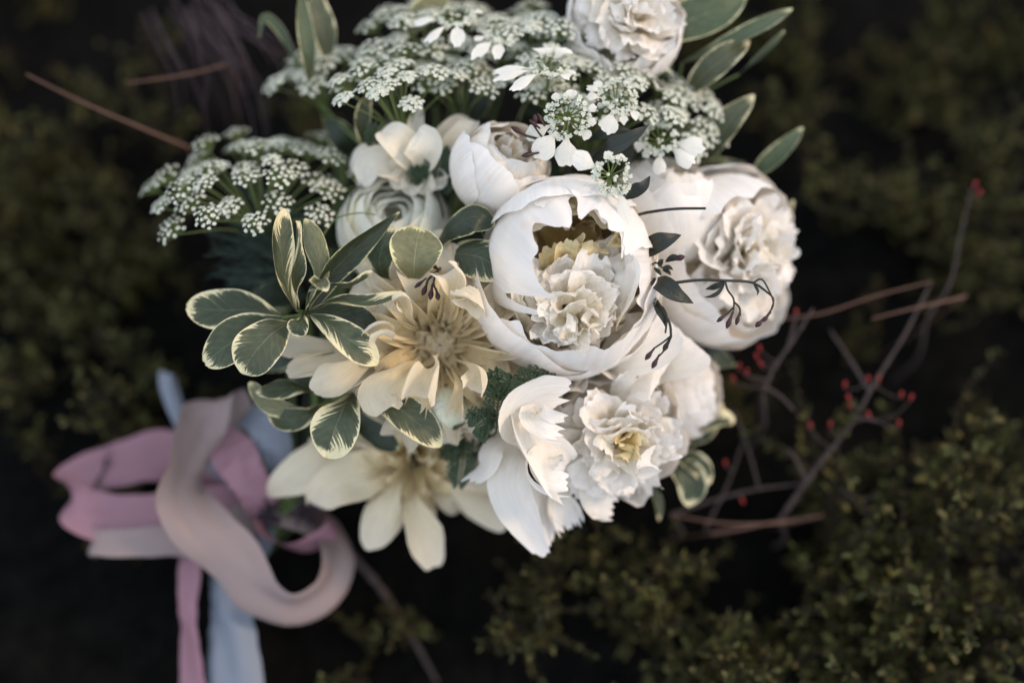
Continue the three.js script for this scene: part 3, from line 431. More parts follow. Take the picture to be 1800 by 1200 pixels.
{ // closed bud by the dahlia
  srand(733); const c = pt(786, 716, -34), ax = basis(V(-0.25, 0.1, 1)), g = thing('flower_bud', 'small closed greenish white bud with dark sepals under the cream dahlia', 'flower bud', c.clone().addScaledVector(ax[2], -0.01));
  const r = 0.0115;
  for (let i = 0; i < 5; i++) part(g, 'petal', cupPetal({ phi: i * 72 + 20, th: 180, R: r * (1 + 0.02 * i), W: 58, zs: 1.1, round: 0.02, notch: 0.01, crumple: 0.03, base: c, ax, color: CREAM([0.86, 0.9, 0.66], [0.97, 0.97, 0.88]) }), MAT.ranunculus);
  { const t = new THREE.SphereGeometry(r * 0.3, 12, 8); t.scale(1, 1, 0.5); t.setAttribute('color', new THREE.Float32BufferAttribute(new Array(t.attributes.position.count * 3).fill(0.95), 3)); const p = c.clone().addScaledVector(ax[2], r * 1.04); t.translate(p.x, p.y, p.z); part(g, 'petal_tip', t, MAT.ranunculus); }
  for (const a of [95, 170, 215, 300]) part(g, 'sepal', cupPetal({ phi: a, th: 110, R: r * 1.14, W: 24, zs: 1.1, notch: 0, round: 0.6, base: c, ax }), MAT.sepal);
  stemTo(g, c.clone().addScaledVector(ax[2], -r), V(-0.2, -0.1, -1), 0.0016);
}

// ---------------------------------------------------------------- variegated leaf sprigs
function leafSprig(label, base, leaves, o = {}) {
  srand(o.sd ?? 800); const g = thing(o.name ?? 'pittosporum_sprig', label, 'leafy sprig', base, o.group);
  for (const [pts, wpx, v, q = {}] of leaves) {
    const P = pts.map((p) => pt(...p)), f = q.face ? V(...q.face) : V(0, 0, 1);
    const leaf = part(g, 'leaf', strip({ pts: P, w: wpx * PX, nu: 12, nv: 22, face: f, cup: q.cup ?? rr(0.25, 0.6), ruffle: q.ruffle ?? 0.08, rf: q.rf ?? 1.6, crumple: q.crumple ?? 0.07, cf: 70, prof: PROF[q.prof ?? (o.prof ?? 'obovate')], roll: (q.roll ?? 0) * DEG, twist: (q.twist ?? 0) * DEG }), LEAF[v]);
    if (!q.loose) part(g, 'leaf_stalk', tube([P[0], P[0].clone().lerp(base, 0.25), P[0].clone().lerp(base, 0.6).add(V(0, 0, -0.004)), base], 0.0007, 0.001, 6, 5), MAT.stem, leaf);
  }
  stemTo(g, base, V(...(o.dir ?? [-0.1, -0.3, -1])), 0.0018);
  return g;
}
leafSprig('variegated pittosporum sprig with cream edged leaves over the cream dahlia', pt(536, 552, -26), [
  [[[498, 560, -34], [440, 545, -32], [385, 545, -30], [328, 540, -34]], 44, 1, { face: [-0.2, 0.3, 1], prof: 'obovate' }],
  [[[496, 558, -26], [450, 575, -16], [400, 605, -12], [360, 638, -18]], 44, 0, { face: [-0.2, 0.2, 1] }],
  [[[510, 566, -22], [480, 585, -8], [448, 618, -3], [424, 656, -8]], 47, 2, { face: [-0.1, 0.1, 1] }],
  [[[532, 554, -16], [528, 566, -6], [522, 578, -4], [519, 590, -6]], 21, 1],
  [[[544, 552, -18], [585, 575, 2], [625, 606, 6], [664, 640, 2]], 31, 3, { face: [0.1, 0.3, 1], cup: 0.35 }],
  [[[540, 548, -22], [590, 548, -14], [630, 560, -12], [664, 578, -16]], 27, 5, { face: [0.1, 0.5, 1] }],
  [[[540, 545, -20], [590, 528, -4], [650, 530, 4], [708, 514, 4]], 15, 3, { face: [0.1, 0.8, 0.6], twist: 40, cup: 0.7 }],
  [[[540, 542, -20], [572, 505, -4], [620, 500, 6], [655, 478, 10]], 15, 1, { face: [0.1, 0.9, 0.5], twist: -50, cup: 0.8, ruffle: 0.2 }],
  [[[536, 545, -18], [540, 520, 4], [556, 496, 14], [575, 512, 16]], 22, 2, { face: [0.7, 0.2, 0.6], cup: 0.6 }],
  [[[520, 545, -24], [500, 490, -14], [492, 420, -8], [500, 366, -10]], 27, 3, { face: [0.6, 0.1, 0.8], cup: 0.9 }],
  [[[526, 545, -20], [516, 500, 0], [520, 445, 8], [522, 388, 4]], 21, 1, { face: [0.75, 0.1, 0.6], cup: 1.1, ruffle: 0.3, twist: 20 }],
  [[[540, 545, -26], [562, 480, -18], [552, 430, -16], [535, 384, -20]], 24, 4, { face: [-0.3, 0.1, 1], cup: -0.5 }],
  [[[546, 545, -28], [590, 470, -18], [645, 420, -14], [702, 372, -18]], 26, 5, { face: [0.5, -0.2, 0.8], cup: 0.7, prof: 'lance' }],
], { sd: 801 });
leafSprig('variegated pittosporum sprig with round leaves behind the top of the cream dahlia', pt(742, 505, -48), [
  [[[690, 510, -34], [668, 470, -24], [672, 430, -20], [694, 400, -24]], 34, 0, { face: [-0.4, 0.1, 0.9] }],
  [[[727, 496, -22], [728, 462, -12], [732, 430, -12], [738, 401, -18]], 52, 4, { face: [0, -0.25, 1], cup: 0.3, crumple: 0.05 }],
  [[[760, 440, -40], [795, 400, -26], [832, 380, -20], [870, 394, -24]], 34, 5, { face: [-0.2, 0.4, 0.9], cup: -0.5 }],
  [[[776, 452, -40], [812, 445, -24], [850, 455, -16], [890, 484, -18]], 46, 1, { face: [0.2, 0.2, 1], cup: -0.4 }],
  [[[750, 470, -44], [785, 440, -34], [820, 420, -30], [850, 430, -30]], 34, 5, { face: [0, 0.4, 1] }],
], { sd: 802 });
leafSprig('variegated pittosporum sprig with drooping leaves under the cream dahlia', pt(590, 700, -58), [
  [[[620, 690, -40], [602, 720, -18], [586, 762, -12], [572, 804, -16]], 48, 3, { face: [-0.1, 0.1, 1], cup: 0.25 }],
  [[[636, 690, -44], [680, 705, -26], [730, 740, -20], [776, 784, -22]], 35, 2, { face: [0.1, 0.3, 1], cup: 0.3 }],
  [[[552, 684, -44], [520, 680, -34], [485, 682, -32], [449, 688, -36]], 23, 0, { face: [0, 0.6, 0.9], cup: -0.5 }],
  [[[545, 720, -50], [510, 722, -42], [470, 706, -40], [437, 672, -42]], 22, 4, { face: [0, -0.4, 1] }],
  [[[560, 712, -48], [540, 730, -40], [505, 738, -40], [470, 722, -44]], 24, 0, { face: [0, 0.2, 1] }],
  [[[600, 705, -56], [635, 740, -50], [665, 765, -50], [700, 790, -54]], 26, 5, {}],
], { sd: 803 });
leafSprig('sprig of broad sage green leaves behind the crowded peony', pt(1180, 190, -92), [
  [[[1150, 70, -78], [1200, 40, -70], [1260, 16, -70], [1312, -10, -76]], 46, 6, { face: [0.3, 0.2, 1], prof: 'oval' }],
  [[[1200, 110, -78], [1270, 80, -66], [1335, 45, -62], [1394, 16, -68]], 21, 6, { face: [0.2, 0.7, 0.8], prof: 'oval' }],
  [[[1205, 165, -78], [1240, 130, -64], [1280, 98, -60], [1318, 70, -66]], 30, 2, { face: [-0.3, 0.2, 1], prof: 'oval' }],
  [[[1300, 130, -80], [1330, 105, -76], [1355, 80, -74], [1380, 54, -78]], 9, 6, { face: [0.2, 0.8, 0.5], prof: 'oval' }],
  [[[1225, 285, -84], [1255, 250, -70], [1290, 205, -64], [1326, 166, -70]], 30, 2, { face: [-0.4, 0.2, 1], prof: 'oval' }],
  [[[1310, 320, -92], [1345, 290, -82], [1380, 258, -80], [1412, 224, -84]], 20, 6, { face: [0.2, 0.6, 0.9], prof: 'oval' }],
  [[[1340, 400, -100], [1365, 390, -94], [1380, 376, -92], [1396, 352, -96]], 14, 2, { face: [0.2, 0.4, 1], prof: 'oval' }],
  [[[1180, 60, -84], [1150, 20, -80], [1170, -20, -80]], 40, 5, { prof: 'oval' }],
], { sd: 804, name: 'leafy_sprig', dir: [-0.3, -0.5, -0.8] });
leafSprig('sprig with blue green strap leaves above the small lace flowers', pt(560, 180, -110), [
  [[[545, 150, -80], [540, 90, -66], [534, 40, -66], [528, -20, -72]], 18, 6, { prof: 'oval', face: [0.4, 0.1, 0.9] }],
  [[[520, 110, -96], [490, 50, -90], [465, 30, -88], [455, 66, -90]], 10, 6, { prof: 'lance' }],
  [[[575, 110, -90], [570, 60, -82], [560, 20, -80], [555, -20, -84]], 26, 2, { prof: 'oval', face: [0.3, 0, 1] }],
  [[[640, 260, -70], [636, 225, -60], [640, 190, -58], [652, 168, -62]], 16, 1, { prof: 'oval', face: [0.3, 0.2, 0.9] }],
  [[[720, 60, -84], [735, 30, -76], [760, 10, -76], [790, -10, -80]], 26, 4, { prof: 'oval' }],
], { sd: 805, name: 'leafy_sprig', dir: [0.1, -0.5, -0.8] });
leafSprig('low variegated sprig at the twiggy side under the fringed peony', pt(1150, 800, -112), [
  [[[1200, 770, -100], [1230, 750, -92], [1262, 735, -90], [1292, 738, -96]], 25, 3, { face: [0.2, 0.5, 0.9], cup: 0.7 }],
  [[[1205, 790, -100], [1225, 770, -94], [1245, 750, -92], [1270, 708, -98]], 22, 1, { face: [0.5, 0.2, 0.9], cup: 0.8 }],
  [[[1180, 800, -98], [1195, 820, -88], [1215, 845, -86], [1212, 890, -90]], 35, 1, { face: [0.1, 0.2, 1], cup: 0.5 }],
  [[[1175, 795, -100], [1205, 805, -90], [1230, 820, -88], [1248, 850, -92]], 26, 1, { face: [0.2, 0.3, 1] }],
  [[[1120, 850, -100], [1140, 862, -94], [1155, 880, -94], [1158, 915, -98]], 13, 2, { face: [0.5, 0.2, 0.9], cup: 1 }],
  [[[1170, 780, -104], [1200, 765, -98], [1215, 750, -98], [1230, 760, -100]], 20, 5, {}],
], { sd: 806 });
leafSprig('dark green filler leaves deep inside the bouquet', pt(760, 560, -128), (() => {
  srand(4242); const l = [];
  const spots = [[640, 300], [600, 240], [700, 240], [560, 400], [620, 480], [880, 340], [840, 420], [940, 200], [840, 160], [760, 130], [1000, 240], [1080, 280], [860, 740], [830, 800], [900, 860], [640, 660], [560, 640], [500, 620], [1000, 620], [1140, 560], [1150, 460], [1180, 240], [1260, 300], [780, 480], [480, 520], [880, 620], [1240, 620], [960, 300], [780, 740], [660, 130], [900, 90]];
  for (const [x, y] of spots) { const dx = x - 800, dy = y - 520, q = Math.hypot(dx, dy) || 1, s = 55; l.push([[[x - dx / q * s, y - dy / q * s, -112], [x, y, -98 + rr(-8, 8)], [x + dx / q * s, y + dy / q * s + 10, -106]], rr(26, 40), 5, { prof: 'lance', cup: 0.5, face: [rr(-0.4, 0.4), rr(-0.4, 0.4), 1] }]); }
  return l; })(), { sd: 807, name: 'filler_foliage' });

// ---------------------------------------------------------------- lace flowers: compound umbels of tiny white florets
function floret(mb, c, ax, s) {
  const [X, Y, Z] = basis(ax), a0 = rnd() * 6.283;
  for (let k = 0; k < 5; k++) { const a = a0 + k * 1.2566 + rr(-0.15, 0.15), T = X.clone().multiplyScalar(Math.cos(a)).addScaledVector(Y, Math.sin(a)); const q = rr(0.92, 1.0); mb.col = [q, q, q * 0.97]; mb.blade(c, T.addScaledVector(Z, rr(0.05, 0.35)).normalize(), Z, s * rr(0.8, 1.25), s * 0.5, rr(0, 0.15)); }
  mb.col = [0.7, 0.72, 0.4]; mb.ball(c.clone().addScaledVector(Z, s * 0.12), s * 0.2, Z);
}
function umbellet(g, at, ax, R, n, fs, parentName = 'umbellet') {
  const fl = new MB(), pd = new MB(), [X, Y, Z] = basis(ax);
  for (let i = 0; i < n; i++) {
    const a = i * 2.39996 + rr(-0.2, 0.2), q = Math.sqrt((i + 0.5) / n), e = at.clone().addScaledVector(X, R * q * Math.cos(a)).addScaledVector(Y, R * q * Math.sin(a)).addScaledVector(Z, R * (0.85 - 0.35 * q * q) * rr(0.9, 1.1));
    pd.col = [1, 1, 1]; pd.bar(at, e, 0.00022, 0.00018); floret(fl, e, Z.clone().addScaledVector(e.clone().sub(at).normalize(), 0.8).normalize(), fs * rr(0.8, 1.2));
  }
  for (let i = 0; i < 5; i++) { const a = i * 1.26; pd.blade(at, X.clone().multiplyScalar(Math.cos(a)).addScaledVector(Y, Math.sin(a)).addScaledVector(Z, 0.2).normalize(), Z, R * 0.6, 0.0004, 0.1); }
  const m = part(g, parentName, fl.geo(), MAT.floret); part(g, 'pedicels', pd.geo(), MAT.pedicel, m);
}
function laceUmbel(label, base, axis, len, n, spread, o = {}) {
  srand(o.sd ?? 1); const [X, Y, Z] = basis(axis), g = thing('lace_flower', label, 'flower', base, 'lace flowers');
  for (let i = 0; i < n; i++) {
    const a = i * 2.39996 + rr(-0.25, 0.25), s = Math.sqrt((i + 0.6) / n) * spread * rr(0.9, 1.08), L = len * rr(0.88, 1.08) * (1 + (o.flat ?? 0.12) * (1 / Math.cos(Math.min(s, 1.1)) - 1));
    const d = X.clone().multiplyScalar(Math.cos(a) * Math.sin(s)).addScaledVector(Y, Math.sin(a) * Math.sin(s)).addScaledVector(Z, Math.cos(s)), e = base.clone().addScaledVector(d, L);
    const mid = base.clone().addScaledVector(Z.clone().lerp(d, 0.72), L * 0.5);
    part(g, 'ray', tube([base, mid, e], 0.00036, 0.00034, 8, 5), MAT.pedicel2);
    umbellet(g, e, d.clone().lerp(Z, 0.5).normalize(), (o.ur ?? 0.0088) * rr(0.65, 1.25), o.un ?? 26, o.fs ?? 0.00155);
  }
  stemTo(g, base, V(-0.05, -0.3, -1), 0.0014, MAT.stem);
  return g;
}
MAT.pedicel2 = new THREE.MeshStandardMaterial({ color: 0x687640, roughness: 0.7 });
laceUmbel('wide white lace flower with long green rays reaching past the leafy sprig', pt(472, 436, -98), V(-0.1, 0.82, 0.5), 0.062, 46, 1.05, { sd: 901, fs: 0.0013, un: 24 });
laceUmbel('white lace flower with curved bracts above the pointed white petals', pt(712, 268, -72), V(-0.12, 0.85, 0.5), 0.05, 22, 0.72, { sd: 902 });
laceUmbel('white lace flower seen edge on above the half closed bud', pt(810, 230, -84), V(0.05, 0.85, 0.5), 0.036, 13, 0.7, { sd: 903 });
laceUmbel('domed white lace flower arching over the white orlaya flowers', pt(1030, 300, -92), V(0.16, 0.84, 0.5), 0.066, 34, 0.82, { sd: 904, ur: 0.009 });
laceUmbel('white lace flower spread low in front of the crowded peony', pt(985, 235, -98), V(0.04, 0.82, 0.55), 0.052, 26, 0.85, { sd: 909 });
laceUmbel('small lace flower beneath the blue green strap leaf', pt(575, 200, -118), V(-0.3, 0.8, 0.5), 0.034, 12, 0.85, { sd: 905 });
laceUmbel('white lace flower rising at the back behind the other lace flowers', pt(760, 150, -110), V(0.05, 0.85, 0.5), 0.045, 22, 1.0, { sd: 906 });
laceUmbel('white lace flower hanging over the side of the crowded peony', pt(1175, 262, -90), V(0.45, 0.5, 0.7), 0.032, 10, 0.8, { sd: 907 });
laceUmbel('white lace flower between the crowded peony and the back lace flower', pt(930, 160, -92), V(-0.02, 0.8, 0.6), 0.043, 20, 0.95, { sd: 908 });

// ---------------------------------------------------------------- orlaya: flat lace flowers with big outer petals
function orlaya(label, c, axis, rpx, petals, o = {}) {
  srand(o.sd ?? 1); const C = pt(...c), ax = basis(axis), [X, Y, Z] = ax, r = rpx * PX, base = C.clone().addScaledVector(Z, -r * 0.55), g = thing('orlaya_flower', label, 'flower', base, 'orlaya flowers');
  const n = 13, rays = new MB(), beads = new MB(); rays.col = [1, 1, 1];
  for (let i = 0; i < n; i++) {
    const a = i / n * 6.283 + rr(-0.15, 0.15), D = X.clone().multiplyScalar(Math.cos(a)).addScaledVector(Y, Math.sin(a)), e = base.clone().addScaledVector(D, r * rr(0.74, 0.86)).addScaledVector(Z, r * rr(0.4, 0.6));
    rays.bar(base, e, 0.00055, 0.0004);
    for (let k = 0; k < 9; k++) { const f = e.clone().addScaledVector(D, r * rr(-0.12, 0.26)).addScaledVector(X.clone().multiplyScalar(-Math.sin(a)).addScaledVector(Y, Math.cos(a)), r * rr(-0.2, 0.2)).addScaledVector(Z, r * rr(-0.05, 0.22)); rays.bar(e.clone().addScaledVector(D, -r * 0.12), f, 0.0002); beads.col = [1, 1, 0.97]; if (k < 4) beads.ball(f, 0.00075 * rr(0.8, 1.3), Z); else floret(beads, f, Z.clone().addScaledVector(D, 0.4).normalize(), 0.0014); }
  }
  for (let i = 0; i < 4; i++) { const f = base.clone().add(X.clone().multiplyScalar(rr(-1, 1) * r * 0.3)).addScaledVector(Y, rr(-1, 1) * r * 0.3).addScaledVector(Z, r * 0.55); rays.bar(base, f, 0.0003); beads.col = [1, 1, 0.95]; beads.ball(f, 0.0011, Z); }
  const m = part(g, 'floret_ring', beads.geo(), MAT.floret); part(g, 'rays', rays.geo(), MAT.pedicel, m);
  for (const [a, len, w, lift = 0.1, notch = 0.12] of petals) {
    const D = X.clone().multiplyScalar(Math.cos(a * DEG)).addScaledVector(Y, Math.sin(a * DEG)), s = base.clone().addScaledVector(D, r * 0.82).addScaledVector(Z, r * 0.5), l = len * PX;
    part(g, 'petal', strip({ pts: [s, s.clone().addScaledVector(D, l * 0.4).addScaledVector(Z, l * lift), s.clone().addScaledVector(D, l).addScaledVector(Z, l * (lift - 0.12))], w: w * PX, nu: 12, nv: 14, face: Z, cup: rr(-0.7, 0.5), prof: PROF.spoon, round: 0.25, notch, nf: 2, ruffle: 0.1, rf: 1, color: CREAM([0.98, 0.98, 0.9], [1, 1, 0.98]) }), MAT.lily);
  }
  stemTo(g, base, V(-0.1, -0.4, -0.9), 0.0011, MAT.stem);
}
const small = (n, a0) => Array.from({ length: n }, (_, i) => [a0 + i * 360 / n, 14, 8, 0.15]);
orlaya('white orlaya flower with dark red jasmine buds at its side', [998, 206, -10], V(0, -0.12, 1), 38, [[205, 52, 17, 0.05], [232, 62, 24, 0.1], [268, 56, 25, 0.12], [318, 24, 11], [20, 26, 8, 0.2], [80, 20, 11], [120, 18, 9], [350, 22, 8]], { sd: 951 });
orlaya('white orlaya flower resting on the rim of the cupped peony', [1076, 308, 6], V(0.1, -0.1, 1), 34, [[155, 50, 20, 0.1], [292, 62, 16, 0.05, 0.25], [100, 16, 9], [60, 14, 8], [240, 12, 7]], { sd: 952 });
orlaya('white orlaya flower with one broad petal hanging beside dark jasmine leaves', [1086, 172, -22], V(0.1, 0.35, 0.9), 36, [[250, 50, 19, 0.1], [180, 30, 9, 0.2], [160, 32, 8, 0.2], [140, 24, 9], [310, 26, 10], [280, 26, 9], [60, 14, 7], [100, 14, 7]], { sd: 953 });
orlaya('white orlaya flower with long side petals under the sage leaves', [1160, 244, -36], V(-0.25, 0.3, 0.9), 34, [[345, 62, 20, 0.1], [320, 58, 20, 0.1], [272, 46, 14, 0.1], [200, 22, 12], [120, 22, 11], [230, 18, 10]], { sd: 954 });
orlaya('white orlaya flower with drooping petals on the lace flower dome', [965, 118, -26], V(0.0, 0.75, 0.62), 34, [[190, 78, 15, 0.1], [205, 84, 14, 0.1], [230, 80, 15, 0.1], [100, 36, 24, 0.4], [60, 40, 22, 0.4], [310, 30, 11], [340, 24, 8]], { sd: 955 });
orlaya('white orlaya flower with curled petals under the back lace flowers', [802, 30, -52], V(-0.1, 0.7, 0.7), 34, [[195, 56, 14, 0.1], [240, 66, 13, 0.1], [280, 74, 15, 0.1], [20, 24, 9]], { sd: 956 });
orlaya('white orlaya flower with a long strap petal behind the lace dome', [880, 60, -50], V(0.1, 0.7, 0.7), 32, [[235, 80, 14, 0.1], [260, 60, 13, 0.1], [200, 30, 10]], { sd: 957 });

// ---------------------------------------------------------------- jasmine vines: dark leaves, thin stems, red buds
function budGeo(a, b, r) { const T = b.clone().sub(a), q = new THREE.Quaternion().setFromUnitVectors(V(0, 1, 0), T.clone().normalize()), L = T.length(), g = new THREE.LatheGeometry([[0.2, 0], [0.34, 0.1], [0.36, 0.25], [0.5, 0.42], [0.78, 0.6], [0.82, 0.7], [0.55, 0.86], [0.2, 0.96], [0, 1]].map(([x, y]) => new THREE.Vector2(x * r, y * L)), 8); g.applyQuaternion(q); g.translate(a.x, a.y, a.z); return g; }
function jasmine(label, stems, leaves, buds, sd, tail) {
  srand(sd); const g = thing('jasmine_vine', label, 'vine', pt(...stems[0][0])), st = [];
  stems.forEach((s, i) => st.push(part(g, 'stem', tube(s.map((p) => pt(...p)), i ? 0.0006 : 0.0009, i ? 0.0005 : 0.0007, 18, 6), MAT.vine)));
  for (const [pts, w, f] of leaves) part(g, 'leaf', strip({ pts: pts.map((p) => pt(...p)), w: w * PX, nu: 10, nv: 18, face: f ? V(...f) : V(0, 0.3, 1), cup: 0.5, ruffle: 0.06, prof: PROF.lance }), MAT.jasmine);
  for (const [a, b, r] of buds) part(g, 'bud', budGeo(pt(...a), pt(...b), r * PX), MAT.bud);
  if (tail) part(g, 'stem', tube([pt(...stems[0][0]), pt(stems[0][0][0] - 40, stems[0][0][1] + 30, stems[0][0][2] - 50), BIND], 0.0009, 0.0012, 18, 6), MAT.vine);
}
jasmine('dark jasmine vine crossing the side facing peony with hanging red buds', [
  [[1140, 500, -24], [1175, 498, -12], [1230, 492, -10], [1275, 493, -10], [1325, 497, -14], [1345, 510, -14]],
  [[1275, 493, -10], [1280, 510, -8], [1290, 525, -8], [1290, 545, -8]], [[1290, 530, -8], [1300, 540, -8], [1302, 555, -8]], [[1290, 540, -8], [1280, 550, -7], [1266, 562, -7]],
  [[1325, 497, -14], [1338, 490, -13], [1352, 510, -13], [1360, 535, -12], [1345, 560, -11]], [[1345, 510, -14], [1360, 525, -14], [1356, 545, -12]],
], [[[[1147, 490, -20], [1165, 500, -10], [1190, 518, -8], [1220, 533, -12]], 19], [[[1275, 497, -10], [1262, 515, -8], [1250, 521, -8], [1238, 522, -8]], 4], [[[1274, 495, -10], [1262, 502, -10], [1250, 506, -12], [1240, 508, -12]], 6], [[[1325, 498, -14], [1330, 506, -12], [1333, 512, -12], [1331, 520, -12]], 3]],
  [[[1280, 550, -7], [1260, 566, -6], 5], [[1290, 546, -8], [1277, 578, -6], 6], [[1302, 545, -8], [1294, 572, -8], 5], [[1345, 558, -11], [1328, 575, -9], 6], [[1356, 548, -12], [1340, 566, -10], 5]], 961, 1);
jasmine('dark jasmine shoot hanging from the rim of the cupped peony', [
  [[1150, 520, -22], [1165, 545, -8], [1178, 570, -2], [1180, 592, 0]], [[1180, 590, 0], [1165, 602, 1], [1150, 612, 2]], [[1180, 592, 0], [1172, 610, 2], [1160, 625, 3]], [[1168, 545, -8], [1172, 565, -3], [1170, 585, -1]],
], [[[[1150, 530, -20], [1160, 545, -8], [1168, 560, -5], [1172, 578, -4]], 9]], [[[1152, 610, 2], [1134, 633, 3], 6], [[1160, 622, 3], [1146, 648, 4], 6], [[1179, 592, 0], [1166, 618, 1], 6]], 962, 1);
jasmine('dark jasmine leaves and a bare stalk behind the shoulder of the cupped peony', [
  [[1120, 378, -30], [1140, 373, -18], [1185, 367, -12], [1241, 366, -12]], [[1140, 470, -26], [1155, 462, -14], [1165, 470, -12], [1175, 475, -12]],
], [[[[1125, 448, -30], [1145, 434, -14], [1170, 422, -10], [1198, 413, -14]], 20], [[[1092, 348, -22], [1112, 338, -12], [1130, 328, -10], [1143, 309, -14]], 14], [[[1158, 468, -14], [1162, 460, -12], [1166, 455, -12]], 5], [[[1165, 472, -12], [1175, 470, -11], [1184, 474, -11]], 5], [[[1165, 474, -12], [1175, 478, -11], [1180, 484, -11]], 4], [[[1170, 460, -14], [1185, 452, -12], [1200, 455, -12]], 6], [[[1150, 470, -14], [1158, 478, -12], [1163, 484, -12]], 4]], [[[1178, 458, -13], [1205, 450, -12], 7]], 963, 1);
jasmine('dark jasmine leaves with red buds beside the white orlaya star', [
  [[1000, 300, -40], [985, 275, -22], [960, 250, -14], [925, 238, -10]], [[960, 250, -14], [945, 230, -8], [935, 215, -8]], [[1000, 300, -40], [1020, 280, -24], [1050, 262, -18]],
], [[[[1040, 278, -22], [1070, 262, -10], [1105, 245, -8], [1142, 218, -12]], 20, [0, 0.5, 0.9]], [[[1030, 250, -32], [1060, 236, -22], [1085, 230, -20], [1110, 228, -22]], 15, [0, 0.5, 0.9]], [[[1005, 290, -34], [1030, 285, -26], [1055, 275, -24], [1075, 270, -24]], 14]],
  [[[928, 240, -10], [898, 222, -7], 6], [[942, 226, -8], [940, 200, -6], 6], [[950, 226, -8], [930, 210, -6], 5], [[948, 268, -12], [916, 274, -9], 6], [[958, 222, -8], [944, 198, -7], 5]], 964, 1);
jasmine('dark red jasmine buds hanging over the heart of the cream dahlia', [
  [[775, 470, -30], [766, 480, -16], [752, 492, -10], [748, 505, -8]], [[766, 482, -16], [762, 500, -8], [768, 512, -6]],
], [], [[[752, 494, -10], [742, 520, -7], 6], [[760, 498, -8], [756, 528, -5], 6], [[766, 506, -7], [771, 528, -5], 6], [[750, 488, -10], [728, 506, -8], 5], [[772, 474, -28], [760, 466, -14], 5]], 965, 1);

// ---------------------------------------------------------------- ferny leaves and fennel threads
function ferny(label, stems, len, sd, mat = MAT.fern, size = 0.004) {
  srand(sd); const g = thing('ferny_leaf', label, 'foliage', pt(...stems[0][0]));
  for (const s of stems) {
    const c = new THREE.CatmullRomCurve3(s.map((p) => pt(...p))), mb = new MB(), N = 16, st = part(g, 'stem', tube(s.map((p) => pt(...p)), 0.0007, 0.0004, 12, 5), mat);
    for (let i = 1; i <= N; i++) {
      const t = i / N, p = c.getPoint(t), T = c.getTangent(t), S = T.clone().cross(V(0.1, 0.1, 1)).normalize(), L = len * PX * Math.sin(Math.PI * clamp(t * 0.8 + 0.12)) * rr(0.8, 1.1);
      for (const sg of [-1, 1]) {
        const d = S.clone().multiplyScalar(sg).addScaledVector(T, 0.7).add(V(0, 0, rr(-0.2, 0.3))).normalize(); mb.col = [1, 1, 1]; mb.bar(p, p.clone().addScaledVector(d, L), 0.00025, 0.00018);
        for (let k = 1; k <= 5; k++) for (const q of [-1, 1]) { const at = p.clone().addScaledVector(d, L * k / 5), e = d.clone().multiplyScalar(0.9).addScaledVector(T.clone().multiplyScalar(q * sg), 0.7).add(V(0, 0, rr(-0.2, 0.3))).normalize(), w = rr(0.75, 1.3); mb.col = [w, w, w]; mb.blade(at, e, V(0, 0, 1), size * rr(0.6, 1.1) * (1.1 - 0.12 * k), size * 0.17, 0.05); }
      }
    }
    part(g, 'leaflets', mb.geo(), mat, st);
  }
  part(g, 'stem', tube([pt(...stems[0][0]), pt(stems[0][0][0] - 30, stems[0][0][1] + 20, stems[0][0][2] - 40), BIND], 0.0007, 0.001, 16, 5), MAT.darkstem);
}
ferny('dark green ferny leaf between the cream dahlia and the fringed peony', [[[872, 760, -30], [874, 720, -20], [876, 690, -16], [868, 655, -14]], [[880, 700, -24], [905, 685, -16], [930, 675, -14], [968, 668, -16]], [[872, 740, -28], [860, 738, -20], [850, 742, -18], [836, 750, -18]], [[876, 705, -22], [886, 685, -14], [896, 668, -12]]], 34, 971);
ferny('shadowed ferny leaf hanging below the closed bud', [[[820, 750, -60], [815, 790, -52], [812, 820, -50], [806, 850, -52]], [[818, 770, -60], [795, 780, -54], [780, 785, -52]]], 30, 972);
ferny('dark ferny tuft between the pointed white petals and the half closed bud', [[[760, 330, -66], [765, 305, -54], [772, 280, -50], [778, 262, -52]], [[765, 330, -66], [785, 315, -56], [800, 300, -54]], [[755, 330, -66], [745, 310, -56], [740, 295, -54]]], 30, 973);
ferny('green ferny tip beside the pointed white petals', [[[650, 262, -62], [655, 248, -52], [660, 236, -50], [664, 222, -52]]], 22, 974);
{ // fine fennel-like threads under the wide lace flower
  srand(980); const g = thing('fennel_foliage', 'dark blue green fennel threads under the wide lace flower', 'foliage', pt(540, 480, -88));
  for (let k = 0; k < 26; k++) {
    const a = rr(1.75, 3.5), L = rr(90, 190), x = 545 + Math.cos(a) * L * 1.1, y = 470 - Math.sin(a) * L, mb = new MB();
    const s = [pt(545 + rr(-20, 20), 475 + rr(-10, 20), -88), pt(lerp(545, x, 0.5) + rr(-10, 10), lerp(470, y, 0.5) + rr(-10, 10), -78 + rr(-8, 8)), pt(x, y, -84 + rr(-14, 10))], c = new THREE.CatmullRomCurve3(s), st = part(g, 'thread', tube(s, 0.0005, 0.0003, 12, 4), MAT.fennel);
    for (let i = 3; i < 22; i++) { const t = i / 22, p = c.getPoint(t), T = c.getTangent(t); for (let j = 0; j < 2; j++) { const d = T.clone().add(V(rr(-1, 1), rr(-1, 1), rr(-0.6, 0.6)).multiplyScalar(0.8)).normalize(), w = rr(0.6, 1.3); mb.col = [w, w, w]; mb.bar(p, p.clone().addScaledVector(d, rr(0.006, 0.016)), 0.00026, 0.00012); } }
    part(g, 'threadlets', mb.geo(), MAT.fennel, st);
  }
  stemTo(g, pt(540, 480, -88), V(0, -0.4, -0.6), 0.001, MAT.darkstem);
}
